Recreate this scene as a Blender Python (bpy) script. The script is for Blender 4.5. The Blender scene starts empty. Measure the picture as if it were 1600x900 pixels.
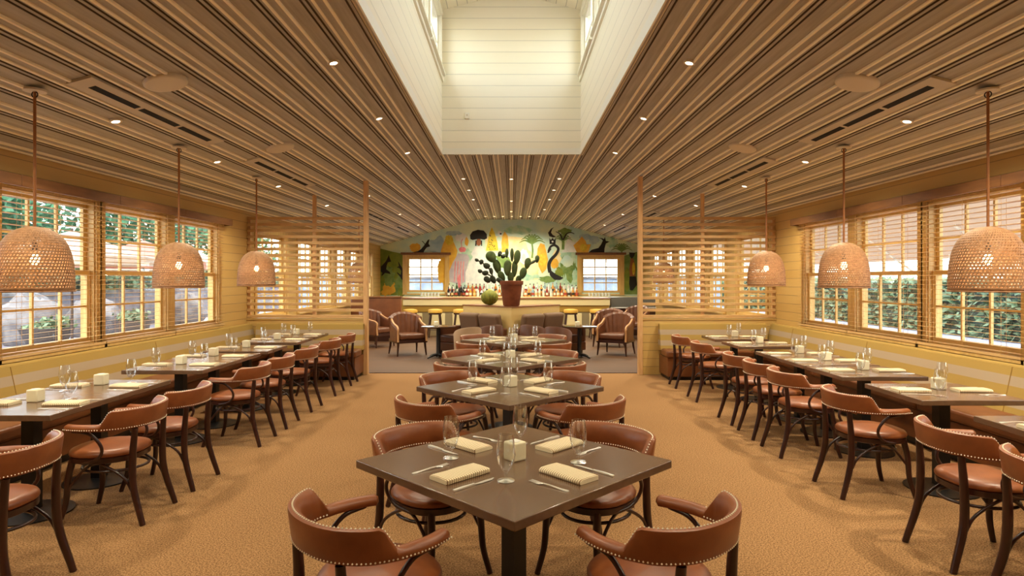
import bpy, math, random
from mathutils import Vector, Matrix
R = math.radians
PI = math.pi
random.seed(7)
SC = bpy.context.scene
COL = SC.collection
K = 1.0408                       # depth unit used for the survey of the room

# ------------------------------------------------------------------ helpers
def lin(c):
    out = []
    for v in c[:3]:
        v = v / 255.0
        out.append(v / 12.92 if v <= 0.04045 else ((v + 0.055) / 1.055) ** 2.4)
    return tuple(out) + (1.0,)

def mat(name, rgb, rough=0.6, metal=0.0, spec=0.5, noise=None, bump=0.0, bscale=200, coat=0.0, stretch=(1, 1, 1)):
    """noise = (rgb2, scale, detail) mixes a second colour in"""
    m = bpy.data.materials.new(name)
    m.use_nodes = True
    nt = m.node_tree
    b = nt.nodes['Principled BSDF']
    b.inputs['Base Color'].default_value = lin(rgb)
    b.inputs['Roughness'].default_value = rough
    b.inputs['Metallic'].default_value = metal
    b.inputs['Specular IOR Level'].default_value = spec
    if coat:
        b.inputs['Coat Weight'].default_value = coat
        b.inputs['Coat Roughness'].default_value = 0.25
    if noise or bump:
        tc = nt.nodes.new('ShaderNodeTexCoord')
        mp = nt.nodes.new('ShaderNodeMapping')
        mp.inputs['Scale'].default_value = stretch
        nt.links.new(tc.outputs['Object'], mp.inputs['Vector'])
    if noise:
        n = nt.nodes.new('ShaderNodeTexNoise')
        n.inputs['Scale'].default_value = noise[1]
        n.inputs['Detail'].default_value = noise[2]
        nt.links.new(mp.outputs['Vector'], n.inputs['Vector'])
        r = nt.nodes.new('ShaderNodeValToRGB')
        r.color_ramp.elements[0].position = 0.35
        r.color_ramp.elements[1].position = 0.65
        r.color_ramp.elements[0].color = lin(rgb)
        r.color_ramp.elements[1].color = lin(noise[0])
        nt.links.new(n.outputs['Fac'], r.inputs['Fac'])
        nt.links.new(r.outputs['Color'], b.inputs['Base Color'])
    if bump:
        n2 = nt.nodes.new('ShaderNodeTexNoise')
        n2.inputs['Scale'].default_value = bscale
        nt.links.new(mp.outputs['Vector'], n2.inputs['Vector'])
        bp = nt.nodes.new('ShaderNodeBump')
        bp.inputs['Strength'].default_value = bump
        bp.inputs['Distance'].default_value = 0.01
        nt.links.new(n2.outputs['Fac'], bp.inputs['Height'])
        nt.links.new(bp.outputs['Normal'], b.inputs['Normal'])
    return m

def board_mat(name, rgb, rgb2, axis, period, gap, rough=0.5, along='Y', gapdark=0.35, shift=0.0):
    """painted or stained boards with joints across AXIS every PERIOD metres"""
    m = bpy.data.materials.new(name)
    m.use_nodes = True
    nt = m.node_tree
    L = nt.links.new
    b = nt.nodes['Principled BSDF']
    b.inputs['Roughness'].default_value = rough
    tc = nt.nodes.new('ShaderNodeTexCoord')
    sp = nt.nodes.new('ShaderNodeSeparateXYZ')
    L(tc.outputs['Object'], sp.inputs[0])
    def math_(op, a, bv):
        n = nt.nodes.new('ShaderNodeMath'); n.operation = op
        if isinstance(a, (int, float)): n.inputs[0].default_value = a
        else: L(a, n.inputs[0])
        if bv is not None:
            if isinstance(bv, (int, float)): n.inputs[1].default_value = bv
            else: L(bv, n.inputs[1])
        return n.outputs[0]
    v = math_('DIVIDE', math_('ADD', sp.outputs[axis], 50 * period + shift), period)
    fr = math_('FRACT', v, None)
    fl = math_('FLOOR', v, None)
    joint = math_('LESS_THAN', fr, gap / period)
    wn = nt.nodes.new('ShaderNodeTexWhiteNoise'); wn.noise_dimensions = '1D'
    L(fl, wn.inputs['W'])
    mp = nt.nodes.new('ShaderNodeMapping')
    sc = {'X': (1.2, 14, 14), 'Y': (14, 1.2, 14), 'Z': (14, 14, 1.2)}[along]
    mp.inputs['Scale'].default_value = sc
    L(tc.outputs['Object'], mp.inputs['Vector'])
    nz = nt.nodes.new('ShaderNodeTexNoise')
    nz.inputs['Scale'].default_value = 2.0; nz.inputs['Detail'].default_value = 5
    L(mp.outputs['Vector'], nz.inputs['Vector'])
    f = math_('ADD', math_('MULTIPLY', wn.outputs['Value'], 0.5), math_('MULTIPLY', nz.outputs['Fac'], 0.5))
    mx = nt.nodes.new('ShaderNodeMix'); mx.data_type = 'RGBA'
    mx.inputs[6].default_value = lin(rgb); mx.inputs[7].default_value = lin(rgb2)
    L(f, mx.inputs[0])
    m2 = nt.nodes.new('ShaderNodeMix'); m2.data_type = 'RGBA'
    d = lin(rgb)
    m2.inputs[7].default_value = (d[0] * gapdark, d[1] * gapdark, d[2] * gapdark, 1)
    L(mx.outputs[2], m2.inputs[6]); L(joint, m2.inputs[0])
    L(m2.outputs[2], b.inputs['Base Color'])
    bp = nt.nodes.new('ShaderNodeBump'); bp.inputs['Strength'].default_value = 0.6
    bp.inputs['Distance'].default_value = 0.006; bp.invert = True
    L(joint, bp.inputs['Height']); L(bp.outputs['Normal'], b.inputs['Normal'])
    return m

def emit(name, rgb, strength):
    m = bpy.data.materials.new(name); m.use_nodes = True
    nt = m.node_tree
    b = nt.nodes['Principled BSDF']
    b.inputs['Base Color'].default_value = lin(rgb)
    b.inputs['Emission Color'].default_value = lin(rgb)
    b.inputs['Emission Strength'].default_value = strength
    return m

def thin_glass(name, rgb=(245, 250, 250), ior=1.45, rough=0.02, gain=1.0):
    m = bpy.data.materials.new(name); m.use_nodes = True
    nt = m.node_tree; L = nt.links.new
    for n in list(nt.nodes):
        if n.type == 'BSDF_PRINCIPLED': nt.nodes.remove(n)
    out = [n for n in nt.nodes if n.type == 'OUTPUT_MATERIAL'][0]
    t = nt.nodes.new('ShaderNodeBsdfTransparent'); t.inputs[0].default_value = lin(rgb)
    g = nt.nodes.new('ShaderNodeBsdfGlossy'); g.inputs['Roughness'].default_value = rough
    g.inputs[0].default_value = (1, 1, 1, 1)
    f = nt.nodes.new('ShaderNodeLayerWeight'); f.inputs['Blend'].default_value = .5
    pw = nt.nodes.new('ShaderNodeMath'); pw.operation = 'POWER'; pw.inputs[1].default_value = 3.5
    L(f.outputs['Facing'], pw.inputs[0])
    mu = nt.nodes.new('ShaderNodeMath'); mu.operation = 'MULTIPLY_ADD'; mu.inputs[1].default_value = .8 * gain
    mu.inputs[2].default_value = .035 * gain
    mu.use_clamp = True
    L(pw.outputs[0], mu.inputs[0])
    mx = nt.nodes.new('ShaderNodeMixShader')
    L(mu.outputs[0], mx.inputs[0]); L(t.outputs[0], mx.inputs[1]); L(g.outputs[0], mx.inputs[2])
    L(mx.outputs[0], out.inputs[0])
    return m

class MB:
    """collects shapes, then links them as one mesh"""
    def __init__(self):
        self.v = []; self.f = []; self.m = []; self.M = None
    def vert(self, p):
        p = Vector(p)
        if self.M is not None: p = self.M @ p
        self.v.append(p); return len(self.v) - 1
    def face(self, idx, mi=0):
        self.f.append(tuple(idx)); self.m.append(mi)
    def poly(self, pts, mi=0):
        self.face([self.vert(p) for p in pts], mi)
    def box(self, x0, x1, y0, y1, z0, z1, mi=0):
        if x0 > x1: x0, x1 = x1, x0
        if y0 > y1: y0, y1 = y1, y0
        i = [self.vert(p) for p in ((x0, y0, z0), (x1, y0, z0), (x1, y1, z0), (x0, y1, z0),
                                    (x0, y0, z1), (x1, y0, z1), (x1, y1, z1), (x0, y1, z1))]
        for q in ((0, 3, 2, 1), (4, 5, 6, 7), (0, 1, 5, 4), (1, 2, 6, 5), (2, 3, 7, 6), (3, 0, 4, 7)):
            self.face([i[k] for k in q], mi)
        return self
    def loft(self, rings, mi=0, closed=True, cap=True):
        ids = [[self.vert(p) for p in r] for r in rings]
        n = len(ids[0])
        for a, b in zip(ids, ids[1:]):
            for k in range(n if closed else n - 1):
                j = (k + 1) % n
                self.face((a[k], a[j], b[j], b[k]), mi)
        if cap and closed:
            self.face(ids[0][::-1], mi); self.face(ids[-1], mi)
        return self
    def tube(self, pts, r, n=8, mi=0, flat=1.0):
        pts = [Vector(p) for p in pts]
        rs = r if isinstance(r, (list, tuple)) else [r] * len(pts)
        rings = []
        ref = None
        for i, p in enumerate(pts):
            t = (pts[min(i + 1, len(pts) - 1)] - pts[max(i - 1, 0)]).normalized()
            if ref is None:
                ref = Vector((0, 0, 1)) if abs(t.z) < 0.9 else Vector((1, 0, 0))
            a = t.cross(ref)
            if a.length < 1e-6: a = t.cross(Vector((0.3, 1, 0.2)))
            a.normalize(); b = a.cross(t).normalized(); ref = b
            rings.append([p + rs[i] * (math.cos(2 * PI * k / n) * a + flat * math.sin(2 * PI * k / n) * b) for k in range(n)])
        return self.loft(rings, mi)
    def lathe(self, prof, n=24, mi=0, c=(0, 0, 0), cap=True):
        rings = [[(c[0] + r * math.cos(2 * PI * k / n), c[1] + r * math.sin(2 * PI * k / n), c[2] + z) for k in range(n)] for r, z in prof]
        return self.loft(rings, mi, cap=cap)
    def prism(self, pts, axis, a, b, mi=0):
        """pts in the two other axes"""
        def P(u, v, w):
            return {'X': (w, u, v), 'Y': (u, w, v), 'Z': (u, v, w)}[axis]
        return self.loft([[P(u, v, a) for u, v in pts], [P(u, v, b) for u, v in pts]], mi)
    def ball(self, c, rx, ry, rz, n=12, h=8, mi=0):
        rings = []
        for i in range(h + 1):
            ph = -PI / 2 + PI * i / h
            q = max(math.cos(ph), 0.02)
            rings.append([(c[0] + rx * q * math.cos(2 * PI * k / n), c[1] + ry * q * math.sin(2 * PI * k / n), c[2] + rz * math.sin(ph)) for k in range(n)])
        return self.loft(rings, mi)
    def build(self, name, mats, parent=None, smooth=40, loc=(0, 0, 0), rot=(0, 0, 0), recalc=True):
        me = bpy.data.meshes.new(name)
        me.from_pydata([tuple(p) for p in self.v], [], self.f)
        if not isinstance(mats, (list, tuple)): mats = [mats]
        for m in mats: me.materials.append(m)
        me.polygons.foreach_set('material_index', self.m)
        if recalc:
            import bmesh
            bm = bmesh.new(); bm.from_mesh(me)
            bmesh.ops.recalc_face_normals(bm, faces=bm.faces)
            bm.to_mesh(me); bm.free()
        if smooth:
            me.polygons.foreach_set('use_smooth', [True] * len(me.polygons))
            me.set_sharp_from_angle(angle=R(smooth))
        me.update()
        o = bpy.data.objects.new(name, me)
        o.location = loc; o.rotation_euler = rot
        COL.objects.link(o)
        if parent is not None: o.parent = parent
        return o

def tag(o, label=None, cat=None, group=None, kind=None):
    if label: o['label'] = label
    if cat: o['category'] = cat
    if group: o['group'] = group
    if kind: o['kind'] = kind
    return o

def empty(name, loc=(0, 0, 0), rz=0.0, rot=None):
    o = bpy.data.objects.new(name, None)
    o.empty_display_size = 0.1
    o.location = loc
    o.rotation_euler = rot if rot is not None else (0, 0, rz)
    COL.objects.link(o)
    return o

def copy_tree(o, parent=None):
    c = o.copy(); COL.objects.link(c)
    if parent is not None: c.parent = parent
    for ch in list(o.children): copy_tree(ch, c)
    return c

def place(o, loc, rz, label, group=None):
    o.location = loc
    o.rotation_euler = (0, 0, rz)
    o['label'] = label
    if group: o['group'] = group
    return o

def bevel(o, w=0.004, seg=2):
    md = o.modifiers.new('bevel', 'BEVEL'); md.width = w; md.segments = seg; md.limit_method = 'ANGLE'; md.angle_limit = R(40)
    return o

def crom(pts, n):
    pts = [Vector(p) for p in pts]
    P = [2 * pts[0] - pts[1]] + pts + [2 * pts[-1] - pts[-2]]
    out = []
    for i in range(1, len(P) - 2):
        for k in range(n):
            t = k / n
            a, b, c, d = P[i - 1], P[i], P[i + 1], P[i + 2]
            out.append(0.5 * ((2 * b) + (c - a) * t + (2 * a - 5 * b + 4 * c - d) * t * t + (3 * b - a - 3 * c + d) * t ** 3))
    out.append(pts[-1])
    return out

ORD = ['first', 'second', 'third', 'fourth', 'fifth', 'sixth', 'seventh', 'eighth', 'ninth', 'tenth', 'eleventh', 'twelfth', 'thirteenth',
       'fourteenth', 'fifteenth', 'sixteenth', 'seventeenth', 'eighteenth', 'nineteenth', 'twentieth', 'twenty-first', 'twenty-second',
       'twenty-third', 'twenty-fourth', 'twenty-fifth', 'twenty-sixth', 'twenty-seventh', 'twenty-eighth', 'twenty-ninth', 'thirtieth',
       'thirty-first', 'thirty-second', 'thirty-third', 'thirty-fourth', 'thirty-fifth', 'thirty-sixth', 'thirty-seventh', 'thirty-eighth']
SIDE = {-1: 'left', 1: 'right'}

# ------------------------------------------------------------------ materials
M_wall = board_mat('ochre_boards', (204, 166, 98), (190, 150, 80), 'Z', 0.135, 0.007, rough=0.45, along='Y', gapdark=0.45)
M_wallx = board_mat('ochre_boards_cross', (204, 168, 100), (190, 152, 82), 'Z', 0.135, 0.007, rough=0.45, along='X', gapdark=0.45)
M_casing = mat('ochre_casing', (210, 172, 102), 0.45, noise=((196, 156, 86), 3, 4), stretch=(6, 6, 1))
M_sash = mat('sash_wood', (214, 176, 104), 0.45)
M_white = board_mat('white_shiplap_end', (248, 240, 216), (240, 232, 206), 'Z', 0.183, 0.010, rough=0.5, along='X', gapdark=0.72)
M_whitey = board_mat('white_shiplap_side', (248, 240, 216), (240, 232, 206), 'Z', 0.183, 0.010, rough=0.5, along='Y', gapdark=0.72)
M_whiter = board_mat('white_roof_boards', (248, 240, 216), (240, 232, 206), 'X', 0.16, 0.012, rough=0.5, along='Y', gapdark=0.6, shift=0.08)
M_wtrim = mat('white_trim_paint', (240, 236, 218), 0.45)
M_ceil = mat('ceiling_taupe', (178, 171, 155), 0.6, noise=((160, 152, 136), 3, 6), stretch=(10, 0.6, 10))
M_ceilp = mat('ceiling_edge_highlight', (254, 242, 212), 0.5, noise=((246, 232, 196), 3, 4), stretch=(8, 0.5, 8))  # batten edges: the bevel highlight is put into the colour
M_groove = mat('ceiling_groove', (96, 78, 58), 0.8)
M_oak = mat('screen_oak', (204, 164, 108), 0.5, noise=((186, 144, 90), 4, 5), stretch=(1, 8, 8))
M_oakz = mat('post_oak', (216, 172, 118), 0.5, noise=((200, 152, 98), 4, 5), stretch=(8, 8, 1))
M_valance = mat('valance_brown', (128, 84, 46), 0.5, noise=((112, 71, 37), 3, 4), stretch=(8, 1, 8))
M_blind = mat('blind_slat', (206, 166, 108), 0.5)
M_leather = mat('saddle_leather', (146, 82, 42), 0.36, noise=((128, 69, 34), 9, 3), bump=0.05, bscale=260)
M_leatherd = mat('banquette_leather', (124, 72, 36), 0.38, noise=((108, 60, 28), 4, 3), bump=0.05, bscale=180)
M_dwood = mat('dark_bentwood', (58, 24, 14), 0.32, noise=((44, 17, 10), 6, 4), stretch=(6, 6, 1), coat=0.2)
M_nail = mat('nailhead_metal', (250, 238, 212), 0.35, metal=0.15)
M_top = mat('walnut_tabletop', (110, 82, 60), 0.2, noise=((101, 75, 54), 3, 3), stretch=(6, 1, 6), coat=0.4)
M_black = mat('black_iron', (24, 20, 18), 0.4, spec=0.4)
M_napkin = None
M_steel = mat('cutlery_steel', (244, 240, 230), 0.28, metal=0.55)
M_candle = mat('frosted_candle', (236, 226, 192), 0.45)
M_glass = thin_glass('wine_glass', (253, 254, 254), 1.5, 0.03, 2.2)
M_foot = thin_glass('wine_glass_foot', (250, 250, 250), 1.5, 0.2, 7.0)
M_pane = thin_glass('window_glass', (246, 250, 250), 1.45, 0.0, 0.8)
M_weave = mat('woven_rattan', (166, 122, 82), 0.7, noise=((142, 100, 64), 40, 2))
M_rope = mat('jute_rope', (150, 96, 54), 0.85, bump=0.4, bscale=150)
M_canopy = mat('ceiling_white_plastic', (206, 192, 164), 0.5)
M_vent = mat('vent_frame', (190, 178, 156), 0.5)
M_void = mat('vent_slot', (8, 7, 6), 0.9)
M_bulb = emit('warm_bulb', (255, 226, 170), 14)
M_lens = emit('downlight_lens', (255, 236, 200), 9)
M_olive = mat('banquette_olive', (166, 134, 64), 0.8, bump=0.15, bscale=300)
M_taupe = mat('banquette_taupe', (168, 146, 118), 0.8, bump=0.15, bscale=300)
M_piping = mat('seam_piping', (150, 112, 44), 0.7)
M_terra = mat('terracotta', (150, 84, 50), 0.75, noise=((116, 60, 36), 5, 4))
M_cactus = mat('cactus_green', (58, 74, 34), 0.55, noise=((80, 98, 46), 8, 3))
M_cactusd = mat('cactus_dark', (40, 48, 26), 0.6)
M_ballc = mat('barrel_cactus', (128, 128, 34), 0.7, noise=((98, 104, 24), 14, 3))
M_planter = mat('planter_cream', (222, 190, 122), 0.5)
M_cream = mat('bar_cream', (232, 214, 160), 0.5)
M_olivep = mat('bar_olive_panel', (170, 132, 50), 0.5)
M_taupep = mat('bar_taupe_panel', (146, 130, 96), 0.5)
M_bartop = mat('bar_top_wood', (134, 84, 44), 0.35)
M_yellow = mat('stool_yellow', (214, 166, 66), 0.5)
M_sofa = mat('sofa_brown', (108, 80, 56), 0.7, bump=0.1, bscale=300)
M_loungel = mat('lounge_leather', (108, 62, 34), 0.4, noise=((90, 50, 26), 6, 3))
M_loungew = mat('lounge_wood', (186, 138, 92), 0.4)
M_tub = mat('tub_chair_leather', (98, 56, 30), 0.42)
M_tubp = mat('tub_chair_beige', (164, 132, 98), 0.6)
M_greys = mat('grey_mosaic', (120, 118, 108), 0.4, noise=((84, 84, 80), 60, 1))
M_saucer = mat('white_ceramic', (236, 232, 222), 0.3)

def napkin_mat():
    m = mat('striped_napkin', (240, 222, 182), 0.85)
    nt = m.node_tree; L = nt.links.new
    tc = nt.nodes.new('ShaderNodeTexCoord')
    w = nt.nodes.new('ShaderNodeTexWave'); w.wave_type = 'BANDS'; w.bands_direction = 'Y'
    w.inputs['Scale'].default_value = 26.0
    L(tc.outputs['Object'], w.inputs['Vector'])
    r = nt.nodes.new('ShaderNodeValToRGB')
    r.color_ramp.elements[0].position = 0.16; r.color_ramp.elements[0].color = lin((150, 112, 74))
    r.color_ramp.elements[1].position = 0.34; r.color_ramp.elements[1].color = lin((242, 226, 188))
    L(w.outputs['Fac'], r.inputs['Fac'])
    L(r.outputs['Color'], nt.nodes['Principled BSDF'].inputs['Base Color'])
    return m
M_napkin = napkin_mat()

def carpet_mat():
    m = mat('carpet_amber', (188, 128, 70), 0.95, spec=0.1)
    nt = m.node_tree; L = nt.links.new
    b = nt.nodes['Principled BSDF']
    tc = nt.nodes.new('ShaderNodeTexCoord')
    n = nt.nodes.new('ShaderNodeTexNoise'); n.inputs['Scale'].default_value = 110; n.inputs['Detail'].default_value = 2
    L(tc.outputs['Object'], n.inputs['Vector'])
    n2 = nt.nodes.new('ShaderNodeTexNoise'); n2.inputs['Scale'].default_value = 1.1; n2.inputs['Detail'].default_value = 3
    L(tc.outputs['Object'], n2.inputs['Vector'])
    r = nt.nodes.new('ShaderNodeValToRGB')
    r.color_ramp.elements[0].position = 0.36; r.color_ramp.elements[0].color = lin((112, 80, 50))
    r.color_ramp.elements[1].position = 0.64; r.color_ramp.elements[1].color = lin((180, 137, 92))
    L(n.outputs['Fac'], r.inputs['Fac'])
    mx = nt.nodes.new('ShaderNodeMix'); mx.data_type = 'RGBA'; mx.blend_type = 'MULTIPLY'
    mx.inputs[0].default_value = 0.5
    r2 = nt.nodes.new('ShaderNodeValToRGB')
    r2.color_ramp.elements[0].position = 0.3; r2.color_ramp.elements[0].color = (0.82, 0.8, 0.78, 1)
    r2.color_ramp.elements[1].position = 0.7; r2.color_ramp.elements[1].color = (1, 1, 1, 1)
    L(n2.outputs['Fac'], r2.inputs['Fac'])
    L(r.outputs['Color'], mx.inputs[6]); L(r2.outputs['Color'], mx.inputs[7])
    L(mx.outputs[2], b.inputs['Base Color'])
    bp = nt.nodes.new('ShaderNodeBump'); bp.inputs['Strength'].default_value = 0.15; bp.inputs['Distance'].default_value = 0.003
    L(n.outputs['Fac'], bp.inputs['Height']); L(bp.outputs['Normal'], b.inputs['Normal'])
    return m
M_carpet = carpet_mat()
M_plank = board_mat('lounge_planks', (100, 68, 40), (74, 49, 28), 'Y', 0.16, 0.006, rough=0.55, along='X', gapdark=0.5)

# ------------------------------------------------------------------ room numbers
WX = 4.47            # side walls
EZ = 2.76            # eaves height
SL = 0.268           # ceiling slope
SX = 1.131           # half width of the skylight and of the flat strip
FZ = EZ + SL * (WX - SX)
Y0 = -2.4
YB = 20.37 * K       # bar wall
YS = 9.71 * K        # end of the skylight
YP = 10.1 * K        # slatted screens
def cz(x):
    return min(FZ, EZ + SL * (WX - abs(x)))

# ------------------------------------------------------------------ floor
o = MB().box(-WX - .15, WX + .15, Y0, 10.24 * K, -0.1, 0).build('floor', M_carpet, smooth=0)
tag(o, 'amber speckled carpet under the dining tables', 'floor', kind='structure')
o = MB().box(-WX - .15, WX + .15, 10.24 * K, YB + .15, -0.1, 0).build('floor_lounge', M_plank, smooth=0)
tag(o, 'dark wood plank floor of the lounge', 'floor', kind='structure')
o = MB().box(-2.43, 2.15, 10.22 * K, 10.27 * K, 0, .008).build('trim_1', M_dwood)
tag(o, 'dark threshold strip where carpet meets plank floor', 'trim', kind='structure')

# ------------------------------------------------------------------ walls with window openings
WZ0, WZ1 = 0.93, 2.44
main_w = [(4.46, 1.05), (5.805, 1.05), (7.135, 1.05), (8.485, 1.05)]
lounge_w = [(11.15, 1.25), (13.05, 1.0), (14.42, 1.0), (15.79, 1.0), (17.1, 0.95), (18.6, 1.0)]
side_w = [(d * K, (w + .1) * K / 2 + .02) for d, w in main_w + lounge_w]       # centre, half opening
def side_wall(s):
    mb = MB()
    a, b = s * WX, s * (WX + .15)
    mb.box(a, b, Y0, YB + .15, 0, WZ0)
    mb.box(a, b, Y0, YB + .15, WZ1, EZ + .05)
    y = Y0
    for c, h in side_w:
        mb.box(a, b, y, c - h, WZ0, WZ1); y = c + h
    mb.box(a, b, y, YB + .15, WZ0, WZ1)
    o = mb.build('wall_' + SIDE[s], M_wall, smooth=0)
    tag(o, 'ochre boarded wall with double-hung windows on the ' + SIDE[s] + ' side', 'wall', kind='structure')
side_wall(-1); side_wall(1)

BW = [(-3.56, -2.27, 1.17, 2.36), (2.40, 3.70, 1.15, 2.36)]      # bar wall openings x0 x1 z0 z1
def gable_wall(name, ya, yb, m, holes, label, low=0.0):
    mb = MB()
    xs = sorted({-WX, -SX, SX, WX} | {h[0] for h in holes} | {h[1] for h in holes})
    for x0, x1 in zip(xs, xs[1:]):
        h = [q for q in holes if q[0] - 1e-6 <= x0 and x1 <= q[1] + 1e-6]
        if h:
            mb.prism([(x0, low), (x1, low), (x1, h[0][2]), (x0, h[0][2])], 'Y', ya, yb)
            mb.prism([(x0, h[0][3]), (x1, h[0][3]), (x1, cz(x1) + .04), (x0, cz(x0) + .04)], 'Y', ya, yb)
        else:
            mb.prism([(x0, low), (x1, low), (x1, cz(x1) + .04), (x0, cz(x0) + .04)], 'Y', ya, yb)
    o = mb.build(name, m, smooth=0)
    tag(o, label, 'wall', kind='structure')
gable_wall('wall_back', YB, YB + .15, M_wallx, BW, 'ochre gable wall behind the bar with two windows')
gable_wall('wall_front', Y0 - .15, Y0, M_wallx, [], 'ochre gable wall facing the bar from the other end')

# ------------------------------------------------------------------ ceiling
def ceiling():
    mb = MB()
    per = 0.276
    def prof(x_in, x_out):
        """outward stations (x, drop, material of the span that follows)"""
        pts = []
        k0 = math.floor(x_in / per) - 1
        off = 2.43 % per
        for k in range(k0, int(x_out / per) + 3):
            b = k * per + off
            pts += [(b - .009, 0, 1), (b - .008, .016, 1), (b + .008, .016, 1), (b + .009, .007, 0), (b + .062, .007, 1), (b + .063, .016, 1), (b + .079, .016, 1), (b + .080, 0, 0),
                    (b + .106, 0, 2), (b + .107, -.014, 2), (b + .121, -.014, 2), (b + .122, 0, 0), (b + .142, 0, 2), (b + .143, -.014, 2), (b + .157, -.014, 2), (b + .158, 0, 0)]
        pts = [p for p in pts if x_in < p[0] < x_out]
        return [(x_in, 0, 0)] + pts + [(x_out, 0, 0)]
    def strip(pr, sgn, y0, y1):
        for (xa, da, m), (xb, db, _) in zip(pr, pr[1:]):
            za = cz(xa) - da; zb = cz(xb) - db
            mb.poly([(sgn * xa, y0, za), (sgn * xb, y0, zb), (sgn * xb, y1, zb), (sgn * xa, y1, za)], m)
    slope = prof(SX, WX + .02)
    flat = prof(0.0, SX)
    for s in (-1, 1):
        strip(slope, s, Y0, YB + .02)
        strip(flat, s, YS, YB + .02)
    # roof deck above, so that no daylight leaks through
    for s in (-1, 1):
        mb.prism([(s * (SX + .06), FZ + .03), (s * (WX + .6), EZ + .03 - SL * .6), (s * (WX + .6), EZ + .15 - SL * .6), (s * (SX + .06), FZ + .15)], 'Y', Y0 - .3, YB + .4, 2)
    mb.box(-SX, SX, YS + .12, YB + .4, FZ + .03, FZ + .15, 2)
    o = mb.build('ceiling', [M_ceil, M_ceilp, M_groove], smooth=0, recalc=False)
    tag(o, 'sloped taupe board ceiling with battens, edge highlights painted pale', 'ceiling', kind='structure')
ceiling()

# ------------------------------------------------------------------ skylight
SKZ0, SKZ1 = 4.93, 5.82
SKT = 5.98
sky_w = [(d * K, .68) for d in (8.85, 7.3, 5.75, 4.2, 2.65, 1.1)]
def skylight():
    for s in (-1, 1):
        mb = MB()
        a, b = s * SX, s * (SX + .12)
        mb.box(a, b, Y0, YS + .12, FZ - .002, SKZ0)
        mb.box(a, b, Y0, YS + .12, SKZ1, SKT + .03)
        y = YS + .12
        for c, h in sky_w:
            mb.box(a, b, c + h, y, SKZ0, SKZ1); y = c - h
        mb.box(a, b, Y0, y, SKZ0, SKZ1)
        tag(mb.build('wall_skylight_' + SIDE[s], M_whitey, smooth=0), 'white shiplap side of the skylight shaft, ' + SIDE[s] + ' side', 'wall', kind='structure')
        mb = MB()
        mb.box(s * (SX - .012), s * (SX + .004), Y0, YS, FZ - .012, FZ + .10)
        mb.box(s * (SX - .03), s * (SX + .0), Y0, YS, SKZ0 - .11, SKZ0 - .02)
        mb.box(s * (SX - .05), s * (SX + .0), Y0, YS, SKZ0 - .02, SKZ0 + .01)
        mb.box(s * (SX - .02), s * (SX + .0), Y0, YS, SKZ1 + .071, SKZ1 + .12)
        tag(mb.build('trim_' + ('2' if s < 0 else '3'), M_wtrim), 'white trim boards along the ' + SIDE[s] + ' side of the skylight shaft', 'trim', kind='structure')
    pk = SKT + .30
    mb = MB()
    mb.prism([(-SX - .12, FZ + .002), (SX + .12, FZ + .002), (SX + .12, SKT), (0, pk + .04), (-SX - .12, SKT)], 'Y', YS, YS + .12)
    tag(mb.build('wall_skylight_end', M_white, smooth=0), 'white shiplap end wall of the skylight shaft', 'wall', kind='structure')
    mb = MB()
    mb.prism([(-SX - .12, FZ + .05), (SX + .12, FZ + .05), (SX + .12, SKT), (0, pk + .04), (-SX - .12, SKT)], 'Y', Y0 - .12, Y0)
    tag(mb.build('wall_skylight_front', M_white, smooth=0), 'white shiplap wall closing the near end of the skylight', 'wall', kind='structure')
    mb = MB()
    for s in (-1, 1):
        mb.prism([(s * (SX + .125), SKT - .018), (0, pk), (0, pk + .1), (s * (SX + .125), SKT + .09)], 'Y', Y0 - .2, YS + .3)
    tag(mb.build('ceiling_skylight', M_whiter, smooth=0), 'white boarded gable roof inside the skylight', 'ceiling', kind='structure')
    mb = MB().box(-SX, SX, YS - .014, YS, FZ - .012, FZ + .085)
    tag(mb.build('trim_4', M_wtrim), 'white trim board at the foot of the skylight end wall', 'trim', kind='structure')
skylight()

# ------------------------------------------------------------------ windows
wn = [0]
def win_name():
    wn[0] += 1
    return 'window_%d' % wn[0]

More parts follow.
